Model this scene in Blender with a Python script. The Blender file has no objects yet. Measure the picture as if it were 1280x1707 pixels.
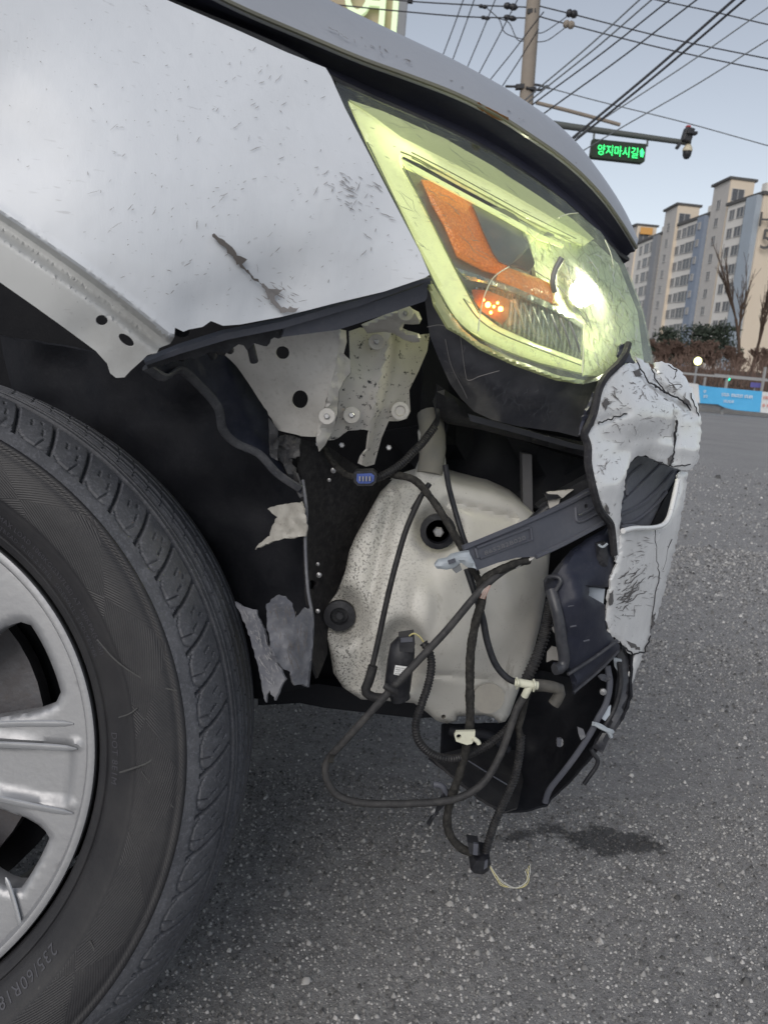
import bpy, bmesh, math, random
import numpy as np
from mathutils import Vector, Matrix, noise
from mathutils.geometry import delaunay_2d_cdt
R = math.radians
random.seed(7); np.random.seed(7)
S = bpy.context.scene
COL = S.collection

# ------------------------------------------------------------ camera
FPX, PITCH, ROLL, HC = 1351.0, 10.3, 4.9, 0.733
cp, sp_, cr, sr = math.cos(R(PITCH)), math.sin(R(PITCH)), math.cos(R(ROLL)), math.sin(R(ROLL))
FW = np.array([0, cp, -sp_]); UP0 = np.array([0, sp_, cp]); RT0 = np.array([1.0, 0, 0])
RT = cr*RT0 + sr*UP0; UP = -sr*RT0 + cr*UP0; EYE = np.array([0, 0, HC])
camd = bpy.data.cameras.new('camera'); cam = bpy.data.objects.new('camera', camd); COL.objects.link(cam)
camd.sensor_fit = 'VERTICAL'; camd.sensor_height = 36; camd.sensor_width = 27; camd.lens = 36*FPX/1707
camd.clip_start = 0.02; camd.clip_end = 3000
M = Matrix(((RT[0], UP[0], -FW[0], 0), (RT[1], UP[1], -FW[1], 0), (RT[2], UP[2], -FW[2], HC), (0, 0, 0, 1)))
cam.matrix_world = M
S.camera = cam
camd.dof.use_dof = True; camd.dof.focus_distance = 0.85; camd.dof.aperture_fstop = 16

# ------------------------------------------------------------ sky, sun, exposure
SUN_EL, SUN_AZ = 34.0, 202.0      # low sun behind the camera, azimuth from +Y clockwise
w = bpy.data.worlds.new('World'); S.world = w; w.use_nodes = True
nt = w.node_tree; nt.nodes.clear()
sky = nt.nodes.new('ShaderNodeTexSky'); sky.sky_type = 'NISHITA'; sky.sun_disc = False
sky.sun_elevation = R(SUN_EL); sky.sun_rotation = R(SUN_AZ); sky.air_density = 1.0; sky.dust_density = 1.0; sky.ozone_density = 1.2
hs = nt.nodes.new('ShaderNodeHueSaturation'); hs.inputs['Saturation'].default_value = 0.42
bg = nt.nodes.new('ShaderNodeBackground'); bg.inputs[1].default_value = 0.085
wo = nt.nodes.new('ShaderNodeOutputWorld')
nt.links.new(sky.outputs[0], hs.inputs['Color']); nt.links.new(hs.outputs[0], bg.inputs[0]); nt.links.new(bg.outputs[0], wo.inputs[0])
sl = bpy.data.lights.new('sun', 'SUN'); sl.energy = 0.9; sl.angle = R(40); sl.color = (1.0, 0.93, 0.85)
so = bpy.data.objects.new('sun', sl); COL.objects.link(so)
sd = Vector((math.sin(R(SUN_AZ))*math.cos(R(SUN_EL)), math.cos(R(SUN_AZ))*math.cos(R(SUN_EL)), math.sin(R(SUN_EL))))
so.rotation_euler = sd.to_track_quat('Z', 'Y').to_euler(); so.location = (0, -5, 6)
S.view_settings.view_transform = 'Standard'; S.view_settings.look = 'None'
S.view_settings.exposure = 0.62; S.view_settings.gamma = 1.0; S.view_settings.use_curve_mapping = False
S.render.engine = 'CYCLES'
S.cycles.use_denoising = True
S.cycles.max_bounces = 8; S.cycles.transparent_max_bounces = 16

# ------------------------------------------------------------ core helpers
def rays(x, y):
    x = np.asarray(x, float); y = np.asarray(y, float)
    return FW[None, :] + np.outer((x-640)/FPX, RT) - np.outer((y-853.5)/FPX, UP)
def at(x, y, Y):                      # point seen at photo pixel x,y that stands at distance Y
    d = rays([x], [y])[0]; return EYE + d*(Y/d[1])
def atZ(x, y, Z):
    d = rays([x], [y])[0]; return EYE + d*((Z-HC)/d[2])
def atv(x, y, Y):
    d = rays(x, y); return EYE[None, :] + d*(np.asarray(Y, float)/d[:, 1])[:, None]

def tps(pts):
    P = np.array(pts, float); n = len(P); A = P[:, :2]/500.0
    def U(r2): return np.where(r2 > 0, 0.5*r2*np.log(np.maximum(r2, 1e-12)), 0)
    r2 = ((A[:, None]-A[None])**2).sum(-1)
    K = U(r2) + np.eye(n)*1e-3
    Q = np.hstack([np.ones((n, 1)), A])
    L = np.zeros((n+3, n+3)); L[:n, :n] = K; L[:n, n:] = Q; L[n:, :n] = Q.T
    c = np.linalg.solve(L, np.concatenate([P[:, 2], np.zeros(3)]))
    def f(x, y):
        B = np.stack([np.asarray(x, float), np.asarray(y, float)], -1)/500.0
        r2 = ((B[:, None]-A[None])**2).sum(-1)
        return U(r2)@c[:n] + c[n] + B@c[n+1:]
    return f

def world_loc(o):
    v = Vector((0, 0, 0))
    while o is not None:
        v += Vector(o.location); o = o.parent
    return v
def link(name, me, mat, parent=None, label=None, kind=None):
    o = bpy.data.objects.new(name, me); COL.objects.link(o)
    if mat is not None:
        for m in (mat if isinstance(mat, (list, tuple)) else [mat]): me.materials.append(m)
    if parent: o.parent = parent
    if label: o['label'] = label
    if kind: o['kind'] = kind
    return o
def mesh(name, V, F, mat, parent=None, label=None, kind=None, smooth=True, angle=38, mi=None):
    V = np.asarray(V, float)
    if parent: V = V - np.array(world_loc(parent))[None]
    me = bpy.data.meshes.new(name); me.from_pydata(V.tolist(), [], [list(map(int, f)) for f in F])
    if smooth and len(me.polygons):
        me.polygons.foreach_set('use_smooth', [True]*len(me.polygons)); me.set_sharp_from_angle(angle=R(angle))
    o = link(name, me, mat, parent, label, kind)
    if mi is not None: me.polygons.foreach_set('material_index', mi)
    me.update()
    return o
def empty(name, loc, label=None, cat=None, group=None):
    o = bpy.data.objects.new(name, None); COL.objects.link(o); o.location = loc; o.empty_display_size = .2
    if label: o['label'] = label; o['category'] = cat
    if group: o['group'] = group
    return o
def tag(o, label, cat, group=None):
    o['label'] = label; o['category'] = cat
    if group: o['group'] = group
    return o

def pip(P, poly):
    x, y = P[:, 0], P[:, 1]; ins = np.zeros(len(P), bool); n = len(poly)
    for i in range(n):
        x1, y1 = poly[i]; x2, y2 = poly[(i+1) % n]
        if y1 == y2: continue
        c = ((y1 > y) != (y2 > y)) & (x < (x2-x1)*(y-y1)/(y2-y1)+x1)
        ins ^= c
    return ins
def dist_poly(P, poly, closed=True):
    d = np.full(len(P), 1e9); n = len(poly)
    for i in range(n if closed else n-1):
        a = np.array(poly[i], float); b = np.array(poly[(i+1) % n], float); ab = b-a
        t = np.clip(((P-a)@ab)/max(ab@ab, 1e-9), 0, 1)
        d = np.minimum(d, np.sqrt(((P-a-t[:, None]*ab)**2).sum(-1)))
    return d
def catmull(pts, k=6, closed=False):
    P = [np.array(p, float) for p in pts]; n = len(P); out = []
    rng = range(n) if closed else range(n-1)
    for i in rng:
        p0 = P[(i-1) % n] if closed or i > 0 else 2*P[0]-P[1]
        p1 = P[i]; p2 = P[(i+1) % n]
        p3 = P[(i+2) % n] if closed or i+2 < n else 2*P[-1]-P[-2]
        for j in range(k):
            t = j/k
            out.append(.5*((2*p1)+(-p0+p2)*t+(2*p0-5*p1+4*p2-p3)*t*t+(-p0+3*p1-3*p2+p3)*t**3))
    if not closed: out.append(P[-1])
    return out
def circle(cx, cy, rx, ry=None, n=18, rot=0):
    ry = ry or rx
    return [(cx+rx*math.cos(a)*math.cos(rot)-ry*math.sin(a)*math.sin(rot), cy+rx*math.cos(a)*math.sin(rot)+ry*math.sin(a)*math.cos(rot)) for a in np.linspace(0, 2*math.pi, n, endpoint=False)]
def refine(poly, step, jag, rng, closed=True):
    out = []; n = len(poly)
    for i in range(n):
        a = np.array(poly[i], float); b = np.array(poly[(i+1) % n], float); L = np.linalg.norm(b-a)
        k = max(1, int(round(L/step)))
        if not closed and i == n-1: break
        for j in range(k):
            p = a+(b-a)*j/k
            if jag: p = p+rng.normal(size=2)*jag*(0.4 if j == 0 else 1)
            out.append(tuple(p))
    return out
def panel(name, outline, Y, mat, parent=None, holes=(), step=14, thick=.002, jag=0, smooth=False, pillow=None,
          bump=0, bscale=40, label=None, kind=None, angle=38, seed=1, back=None, disp=None, lines=()):
    """sheet with the given outline lying on the depth surface Y, with real thickness"""
    rng = np.random.default_rng(seed)
    pl = [tuple(p) for p in (catmull(outline, 5, True) if smooth else outline)]
    pl = refine(pl, step, jag, rng)
    hl = [refine(h, step, jag*.5, rng) for h in holes]
    allv = list(pl); edges = [(i, (i+1) % len(pl)) for i in range(len(pl))]
    for h in hl:
        s = len(allv); allv += h; edges += [(s+i, s+(i+1) % len(h)) for i in range(len(h))]
    for ln in lines:
        q = refine([tuple(p) for p in ln], step, 0, rng, False); q = q[:-1] if False else q; Aq = np.array(q); okq = pip(Aq, pl)&(dist_poly(Aq, pl) > 2.5)
        for h in hl: okq &= (~pip(Aq, h))&(dist_poly(Aq, h) > 2.5)
        ids = []
        for i_, (p_, o_) in enumerate(zip(q, okq)):
            if o_:
                allv.append(p_); ids.append((i_, len(allv)-1))
        edges += [(a_[1], b_[1]) for a_, b_ in zip(ids[:-1], ids[1:]) if b_[0] == a_[0]+1]
    LP = np.array([p_ for ln in lines for p_ in refine([tuple(p) for p in ln], step*.5, 0, rng, False)]) if lines else None
    A = np.array(pl); x0, y0 = A.min(0); x1, y1 = A.max(0)
    gx, gy = np.meshgrid(np.arange(x0+step/2, x1, step), np.arange(y0+step/2, y1, step*.87))
    gx = gx.copy(); gx[1::2] += step/2
    G = np.stack([gx.ravel(), gy.ravel()], -1)
    if len(G):
        G = G[pip(G, pl)]
        if len(G): G = G[dist_poly(G, pl) > step*.45]
        for h in hl:
            if len(G): G = G[~pip(G, h)]
            if len(G): G = G[dist_poly(G, h) > step*.35]
    if LP is not None and len(G): G = G[np.sqrt(((G[:, None]-LP[None])**2).sum(-1)).min(1) > step*.45]
    allv += [tuple(g) for g in G]
    v2, e2, f2, *_ = delaunay_2d_cdt([Vector(v) for v in allv], edges, [], 0, 1e-4)
    P = np.array([tuple(v) for v in v2]); T = np.array([f for f in f2 if len(f) == 3])
    C = P[T].mean(1); ok = pip(C, pl)
    for h in hl: ok &= ~pip(C, h)
    T = T[ok]
    used = np.unique(T); mp = -np.ones(len(P), int); mp[used] = np.arange(len(used)); P = P[used]; T = mp[T]
    if callable(Y): YY = np.asarray(Y(P[:, 0], P[:, 1]), float)
    elif isinstance(Y, (list, tuple)): YY = tps(Y)(P[:, 0], P[:, 1])
    else: YY = np.full(len(P), float(Y))
    if pillow:
        wd, dp = pillow; d = dist_poly(P, pl); q = np.clip(1-d/wd, 0, 1); YY = YY + dp*(1-np.sqrt(np.maximum(0, 1-q*q)))
    if bump:
        YY = YY + bump*np.array([noise.noise(Vector((p[0]/bscale, p[1]/bscale, seed*3.7)))+.5*noise.noise(Vector((p[0]/bscale*2.3, p[1]/bscale*2.3, seed))) for p in P])
    if disp is not None: YY = YY + disp(P)
    V = atv(P[:, 0], P[:, 1], YY)
    a, b, c = V[T[:, 0]], V[T[:, 1]], V[T[:, 2]]
    nn = np.cross(b-a, c-a); flip = (nn*(a-EYE)).sum(-1) > 0
    T[flip] = T[flip][:, ::-1]; nn[flip] *= -1
    N = np.zeros_like(V)
    for k in range(3): np.add.at(N, T[:, k], nn)
    N /= np.maximum(np.linalg.norm(N, axis=1), 1e-12)[:, None]
    if back is not None: B = V + np.array(back)[None]*thick
    else: B = V - N*thick
    n = len(V); cnt = {}
    for t in T:
        for k in range(3):
            e = (t[k], t[(k+1) % 3]); cnt[e] = 1
    be = [e for e in cnt if (e[1], e[0]) not in cnt]
    F = [tuple(t) for t in T] + [tuple(t[::-1]+n) for t in T] + [(e[1], e[0], e[0]+n, e[1]+n) for e in be]
    return mesh(name, np.vstack([V, B]), F, mat, parent, label, kind, angle=angle)

def sweep(name, C, rad, mat, parent=None, n=10, label=None, cap=True, flat=1.0, kind=None, angle=38):
    C = np.asarray(C, float); m = len(C); rad = np.broadcast_to(np.asarray(rad, float), (m,))
    T = np.gradient(C, axis=0); T /= np.maximum(np.linalg.norm(T, axis=1), 1e-9)[:, None]
    ref = np.array([0, 1.0, 0.01]); V = []
    u = np.cross(T[0], ref); u /= np.linalg.norm(u)
    for i in range(m):
        u = u-(u@T[i])*T[i]; u /= max(np.linalg.norm(u), 1e-9); v = np.cross(T[i], u)
        for k in range(n):
            a = 2*math.pi*k/n; V.append(C[i]+rad[i]*(math.cos(a)*u+flat*math.sin(a)*v))
    F = []
    for i in range(m-1):
        for k in range(n):
            a = i*n+k; b = i*n+(k+1) % n; F.append((a, b, b+n, a+n))
    if cap: F += [tuple(range(n))[::-1], tuple(range((m-1)*n, m*n))]
    return mesh(name, V, F, mat, parent, label, kind, angle=angle)
def tube(name, pts, r, mat, parent=None, corr=None, wrap=0, k=10, n=10, label=None, flat=1.0):
    """pts: (px, py, Y) ; corr = ring pitch in metres"""
    r = r*{'grey_hose': .80, 'rubber_hose': .66, 'black_hose': .66, 'wrapped_loom': .64, 'corrugated_conduit': .64, 'hose_elbow': .78, 'tee_connector': .72, 'tee_branch': .72, 'hose_ring': .75, 'hose_clamp': .8}.get(name, 1)
    if corr: corr = corr*.8
    P = catmull(pts, k)
    C = np.array([at(*p) for p in P])
    L = np.concatenate([[0], np.cumsum(np.linalg.norm(np.diff(C, axis=0), axis=1))])
    if corr:
        m = max(8, int(L[-1]/corr*4)); s = np.linspace(0, L[-1], m)
        C = np.stack([np.interp(s, L, C[:, j]) for j in range(3)], -1)
        ph = np.arange(m) % 4; rad = np.where((ph == 0) | (ph == 1), r, r*.80)
    else:
        m = max(6, int(L[-1]/(.0012 if wrap else max(r*.9, .0012)))); m = min(m, 700); s = np.linspace(0, L[-1], m)
        C = np.stack([np.interp(s, L, C[:, j]) for j in range(3)], -1)
        rad = np.full(m, r)
        if wrap: rad = r*(1+(.5+.5*wrap)*.045*np.sin(s/.0048*2*math.pi)+wrap*.35*np.array([noise.noise(Vector((q*70, 3, 1))) for q in s])+wrap*np.array([noise.noise(Vector((q*90, 3, 1))) for q in s]))
    return sweep(name, C, rad, mat, parent, n, label, angle=30 if corr else 50)

def boxmesh(name, c, d, mat, parent=None, label=None, rot=None, bev=0, kind=None):
    bm = bmesh.new(); bmesh.ops.create_cube(bm, size=1)
    bmesh.ops.scale(bm, vec=Vector(d), verts=bm.verts)
    if bev: bmesh.ops.bevel(bm, geom=list(bm.edges), offset=bev, segments=2, affect='EDGES', profile=.6)
    if rot is not None: bmesh.ops.transform(bm, matrix=rot.to_4x4(), verts=bm.verts)
    bmesh.ops.translate(bm, vec=Vector(c)-(world_loc(parent) if parent else Vector()), verts=bm.verts)
    me = bpy.data.meshes.new(name); bm.to_mesh(me); bm.free()
    return link(name, me, mat, parent, label, kind)
def frame(z, xh=(1, 0, 0)):           # rotation whose local z points along z
    z = Vector(z).normalized(); x = Vector(xh); x = (x-x.dot(z)*z).normalized(); y = z.cross(x)
    return Matrix((x, y, z)).transposed()
def lathe(name, prof, c, z, mat, parent=None, n=24, label=None, angle=38):
    """prof (r, h) turned round the axis z through c"""
    Fm = frame(z); V = []
    for r, h in prof:
        for k in range(n):
            a = 2*math.pi*k/n; V.append(tuple(Vector(c)+Fm@Vector((r*math.cos(a), r*math.sin(a), h))))
    F = []
    for i in range(len(prof)-1):
        for k in range(n):
            a = i*n+k; b = i*n+(k+1) % n; F.append((a, b, b+n, a+n))
    if prof[0][0] > 1e-6: F.append(tuple(range(n))[::-1])
    if prof[-1][0] > 1e-6: F.append(tuple(range((len(prof)-1)*n, len(prof)*n)))
    return mesh(name, V, F, mat, parent, label, angle=angle)
def text_verts(body, size=1.0, ext=0.0, spacing=1.0):
    cu = bpy.data.curves.new('t', 'FONT'); cu.body = body; cu.size = size; cu.extrude = ext; cu.space_character = spacing; cu.resolution_u = 3
    o = bpy.data.objects.new('t', cu); COL.objects.link(o)
    dg = bpy.context.evaluated_depsgraph_get(); dg.update()
    me = bpy.data.meshes.new_from_object(o.evaluated_get(dg))
    V = np.array([tuple(v.co) for v in me.vertices]) if len(me.vertices) else np.zeros((0, 3)); F = [tuple(p.vertices) for p in me.polygons]
    bpy.data.objects.remove(o); bpy.data.curves.remove(cu); bpy.data.meshes.remove(me)
    return V, F

def streaks(name, region, n, Y, mat, parent, length=(10, 30), width=(.6, 1.6), ang=0, spread=30, seed=3, off=.0012, wob=2.0, label=None, cluster=None):
    """thin raised scratches and cracks following the surface they lie on"""
    rng = np.random.default_rng(seed); A = np.array(region); x0, y0 = A.min(0); x1, y1 = A.max(0)
    f = Y if callable(Y) else (tps(Y) if isinstance(Y, (list, tuple)) else (lambda x, y: np.full(len(x), float(Y))))
    V = []; F = []; c = 0; tries = 0
    while c < n and tries < n*40:
        tries += 1
        if cluster is not None:
            cc = cluster[rng.integers(len(cluster))]; p = np.array([cc[0]+rng.normal()*cc[2], cc[1]+rng.normal()*cc[2]])
        else: p = np.array([rng.uniform(x0, x1), rng.uniform(y0, y1)])
        L = rng.uniform(*length)*(rng.random()**1.5+.25); a = R(ang+rng.normal()*spread); d = np.array([math.cos(a), math.sin(a)]); q = np.array([-d[1], d[0]])
        m = 5; pts = [p+d*L*(j/(m-1)-.5)+q*rng.normal()*wob*(L/25) for j in range(m)]
        if not pip(np.array(pts), region).all(): continue
        wd = rng.uniform(*width)
        s = len(V); xs = []; ys = []
        for j, pt in enumerate(pts):
            hw = wd*.5*(1-abs(2*j/(m-1)-1)**2)+.12
            for sg in (-1, 1):
                xs.append(pt[0]+q[0]*hw*sg); ys.append(pt[1]+q[1]*hw*sg)
        W = atv(np.array(xs), np.array(ys), f(np.array(xs), np.array(ys))-off)
        V += list(W)
        for j in range(m-1): F.append((s+2*j, s+2*j+1, s+2*j+3, s+2*j+2))
        c += 1
    return mesh(name, V, F, mat, parent, label, kind='stuff', smooth=False)

# ------------------------------------------------------------ materials
def lin(r, g, b):
    return tuple((c/12.92 if c <= .04045 else ((c+.055)/1.055)**2.4) for c in (r/255, g/255, b/255))+(1,)
class NT:
    def __init__(s, name):
        s.m = bpy.data.materials.new(name); s.m.use_nodes = True; s.t = s.m.node_tree; s.t.nodes.clear()
        s.o = s.t.nodes.new('ShaderNodeOutputMaterial'); s.p = s.t.nodes.new('ShaderNodeBsdfPrincipled'); s.t.links.new(s.p.outputs[0], s.o.inputs[0])
        s.tc = s.t.nodes.new('ShaderNodeTexCoord')
    def n(s, t, **kw):
        q = s.t.nodes.new(t)
        for k, v in kw.items():
            if k.startswith('i_'): q.inputs[k[2:].replace('_', ' ')].default_value = v
            else: setattr(q, k, v)
        return q
    def l(s, a, b): s.t.links.new(a, b)
    def vec(s, scale=(1, 1, 1), rot=(0, 0, 0)):
        m = s.n('ShaderNodeMapping'); m.inputs['Scale'].default_value = scale; m.inputs['Rotation'].default_value = rot
        s.l(s.tc.outputs['Object'], m.inputs[0]); return m.outputs[0]
    def noise(s, scale, detail=4, rough=.55, vec=None, dist=0):
        q = s.n('ShaderNodeTexNoise'); q.inputs['Scale'].default_value = scale; q.inputs['Detail'].default_value = detail
        q.inputs['Roughness'].default_value = rough; q.inputs['Distortion'].default_value = dist
        s.l(vec if vec is not None else s.tc.outputs['Object'], q.inputs['Vector']); return q.outputs['Fac']
    def vor(s, scale, feat='F1', out='Distance', vec=None):
        q = s.n('ShaderNodeTexVoronoi'); q.feature = feat; q.inputs['Scale'].default_value = scale
        s.l(vec if vec is not None else s.tc.outputs['Object'], q.inputs['Vector']); return q.outputs[out]
    def ramp(s, f, a, b, ca=(0, 0, 0, 1), cb=(1, 1, 1, 1)):
        q = s.n('ShaderNodeValToRGB'); e = q.color_ramp.elements; e[0].position = a; e[1].position = b; e[0].color = ca; e[1].color = cb
        s.l(f, q.inputs[0]); return q.outputs[0]
    def mix(s, f, a, b, mode='MIX'):
        q = s.n('ShaderNodeMix'); q.data_type = 'RGBA'; q.blend_type = mode
        for v, i in ((f, 0), (a, 6), (b, 7)):
            if hasattr(v, 'links'): s.l(v, q.inputs[i])
            else: q.inputs[i].default_value = v
        return q.outputs[2]
    def math(s, op, a, b=0, c=None):
        q = s.n('ShaderNodeMath'); q.operation = op
        for v, i in ((a, 0), (b, 1), (c, 2)):
            if v is None: continue
            if hasattr(v, 'links'): s.l(v, q.inputs[i])
            else: q.inputs[i].default_value = v
        return q.outputs[0]
    def bump(s, h, strength=.3, dist=.01, prev=None):
        q = s.n('ShaderNodeBump'); q.inputs['Strength'].default_value = strength; q.inputs['Distance'].default_value = dist
        s.l(h, q.inputs['Height'])
        if prev is not None: s.l(prev, q.inputs['Normal'])
        return q.outputs[0]
    def set(s, **kw):
        for k, v in kw.items():
            i = s.p.inputs[k.replace('_', ' ')]
            if hasattr(v, 'links'): s.l(v, i)
            else: i.default_value = v
        return s
def paint(name, col, dirt=.35, rough=.32, coat=.3, speck=.5, scr=.6, tone=(.30, .29, .27, 1)):
    t = NT(name)
    big = t.ramp(t.noise(9, 6, .65), .50, .78)
    c = t.mix(t.math('MULTIPLY', big, dirt), col, tone)
    sp = t.ramp(t.vor(210), .05, .11, (1, 1, 1, 1), (0, 0, 0, 1)); gate = t.ramp(t.noise(23, 3), .52, .62)
    c = t.mix(t.math('MULTIPLY', t.math('MULTIPLY', sp, gate), speck), c, (.10, .10, .11, 1))
    st = t.noise(60, 5, .7, t.vec((1, 1, .16), (0, R(62), 0))); sm = t.ramp(st, .66, .70); g2 = t.ramp(t.noise(6, 2), .50, .66)
    c = t.mix(t.math('MULTIPLY', t.math('MULTIPLY', sm, g2), scr), c, (.16, .155, .16, 1))
    st2 = t.noise(300, 2, .5, t.vec((.06, 1, 1), (0, R(-14), 0))); c = t.mix(t.math('MULTIPLY', t.ramp(st2, .68, .74), scr*.45), c, (.22, .22, .23, 1))
    r = t.math('ADD', t.math('MULTIPLY', t.noise(30, 4), .25), rough-.1)
    b = t.bump(t.noise(14, 3), .12, .02); b = t.bump(st, .10, .003, b)
    t.set(Base_Color=c, Roughness=r, Coat_Weight=coat, Coat_Roughness=.12, Normal=b); return t.m
def plastic(name, col, rough=.5, spec=.4, dust=.25, scale=30, dustc=(.17, .17, .18, 1), bump=.15, metallic=0, coarse=220):
    t = NT(name)
    d = t.ramp(t.noise(scale, 7, .7), .42, .80)
    d2 = t.ramp(t.noise(coarse, 3, .6), .55, .75)
    c = t.mix(t.math('MULTIPLY', d, dust), col, dustc); c = t.mix(t.math('MULTIPLY', d2, dust*.6), c, dustc)
    r = t.math('ADD', t.math('MULTIPLY', d, .25), rough)
    t.set(Base_Color=c, Roughness=r, Specular_IOR_Level=spec, Normal=t.bump(t.noise(160, 4), bump, .002), Metallic=metallic); return t.m
def emit(name, col, st, base=None, rough=.4):
    t = NT(name); t.set(Base_Color=base or col, Emission_Color=col, Emission_Strength=st, Roughness=rough); return t.m

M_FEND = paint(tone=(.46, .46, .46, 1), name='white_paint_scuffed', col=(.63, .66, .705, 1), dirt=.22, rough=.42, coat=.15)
M_FLANGE = paint('white_paint_flange', (.50, .51, .51, 1), dirt=.65, rough=.5, coat=.0, speck=.8)
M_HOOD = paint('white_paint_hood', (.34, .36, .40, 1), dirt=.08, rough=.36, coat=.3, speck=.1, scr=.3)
M_BUMP = paint('white_paint_broken_bumper', (.72, .73, .74, 1), dirt=.30, rough=.22, coat=.7, speck=.8, scr=1.0)
M_DARKTRIM = plastic('dark_underside', (.018, .021, .036, 1), .45, .3, .12)
M_RAIL = plastic('blue_grey_plastic_rail', (.075, .080, .10, 1), .42, .4, .25)
M_BLACK = plastic('black_plastic', (.012, .013, .017, 1), .40, .4, .22)
M_MATT = plastic('matt_black_liner', (.009, .010, .014, 1), .65, .25, .05)
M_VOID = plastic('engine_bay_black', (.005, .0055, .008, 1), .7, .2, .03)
M_SHARD = plastic('dusty_liner_shard', (.10, .105, .125, 1), .55, .3, .8, 22, (.25, .25, .26, 1))
M_METAL = plastic('primed_sheet_metal', (.56, .545, .52, 1), .45, .3, .45, 12, (.20, .18, .15, 1), .2)
t = NT('sprayed_sheet_metal')       # off-white plate sprayed with black dirt towards its lower end
c = t.mix(t.math('MULTIPLY', t.ramp(t.noise(14, 5), .4, .8), .45), (.54, .52, .49, 1), (.26, .24, .21, 1))
sep = t.n('ShaderNodeSeparateXYZ'); t.l(t.tc.outputs['Object'], sep.inputs[0])
t.set(Base_Color=t.mix(t.ramp(t.noise(170, 4, .75), .58, .64), c, (.02, .02, .025, 1)), Roughness=.5, Normal=t.bump(t.noise(90, 4), .15, .002)); M_METAL2 = t.m
M_BOLT = plastic('zinc_bolt', (.42, .42, .43, 1), .35, .5, .4, 80, (.12, .11, .1, 1), .2, .7)
M_HOSE = plastic('dusty_rubber_hose', (.016, .016, .018, 1), .6, .3, .35, 90, (.10, .097, .092, 1))
M_CORR = plastic('corrugated_conduit', (.013, .013, .015, 1), .42, .5, .25, 120, (.11, .105, .10, 1))
M_WRAP = plastic('cloth_tape_wrap', (.020, .0195, .019, 1), .8, .2, .5, 160, (.11, .105, .095, 1), .6)
M_CLIP = plastic('cream_plastic_clip', (.62, .62, .50, 1), .45, .4, .2)
M_GREYCLIP = plastic('grey_plastic_clip', (.36, .40, .44, 1), .4, .4, .15)
M_PALE = plastic('pale_blue_patch', (.42, .47, .54, 1), .5, .3, .1)
M_ALU = plastic('machined_wheel_silver', (.30, .305, .32, 1), .36, .5, .15, 60, (.15, .15, .155, 1), .1, .45)
M_ALU2 = plastic('bright_wheel_edge', (.45, .46, .48, 1), .28, .5, .1, 18, (.3, .3, .3, 1), .05, .6)
M_BARREL = plastic('dark_wheel_barrel', (.035, .037, .042, 1), .55, .4, .4, 20, (.06, .06, .06, 1))
M_DISC = plastic('brake_disc_steel', (.10, .10, .11, 1), .5, .4, .5, 30, (.10, .08, .07, 1), .2, .5)
# washer tank: milky plastic, grimy, black spray at the upper left
t = NT('milky_washer_tank')
c = t.mix(t.math('MULTIPLY', t.ramp(t.noise(8, 6, .65), .40, .80), .55), (.58, .57, .535, 1), (.36, .35, .315, 1))
sx = t.n('ShaderNodeSeparateXYZ'); t.l(t.tc.outputs['Object'], sx.inputs[0])
spk = t.ramp(t.vor(330), .10, .22, (1, 1, 1, 1), (0, 0, 0, 1)); gate = t.ramp(t.noise(38, 4, .7), .50, .66)
left = t.n('ShaderNodeMapRange'); left.inputs['From Min'].default_value = .06; left.inputs['From Max'].default_value = -.05; t.l(sx.outputs[0], left.inputs[0])
spk2 = t.ramp(t.noise(420, 2, .6), .54, .60)
c = t.mix(t.math('MULTIPLY', t.math('MULTIPLY', spk, gate), .8), c, (.05, .045, .04, 1))
c = t.mix(t.math('MULTIPLY', spk2, t.math('MULTIPLY', left.outputs[0], .9)), c, (.04, .038, .036, 1))
grime = t.ramp(t.noise(26, 6, .75, t.vec((1, 1, .35))), .60, .72); c = t.mix(t.math('MULTIPLY', grime, .55), c, (.11, .09, .06, 1))
t.set(Base_Color=c, Roughness=.42, Specular_IOR_Level=.35, Subsurface_Weight=.15, Subsurface_Radius=(.01, .01, .008), Normal=t.bump(t.noise(22, 4), .12, .01)); M_TANK = t.m
# tyre
t = NT('tyre_rubber')
d = t.ramp(t.noise(26, 7, .7), .40, .80); d2 = t.ramp(t.noise(380, 3, .6), .50, .70)
c = t.mix(t.math('MULTIPLY', d, .35), (.062, .065, .075, 1), (.20, .202, .215, 1)); c = t.mix(t.math('MULTIPLY', d2, .5), c, (.15, .155, .18, 1)); c = t.mix(t.math('MULTIPLY', t.ramp(t.noise(130, 5, .75), .56, .66), .45), c, (.15, .155, .175, 1))
t.set(Base_Color=c, Roughness=.62, Specular_IOR_Level=.35, Normal=t.bump(t.noise(500, 4), .35, .001)); M_TREAD = t.m
t = NT('tyre_sidewall')
att = t.n('ShaderNodeAttribute'); att.attribute_name = 'polar'    # x: angle, y: radius, z: 0
sp3 = t.n('ShaderNodeSeparateXYZ'); t.l(att.outputs['Vector'], sp3.inputs[0])
ang, rad_ = sp3.outputs[0], sp3.outputs[1]
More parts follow.
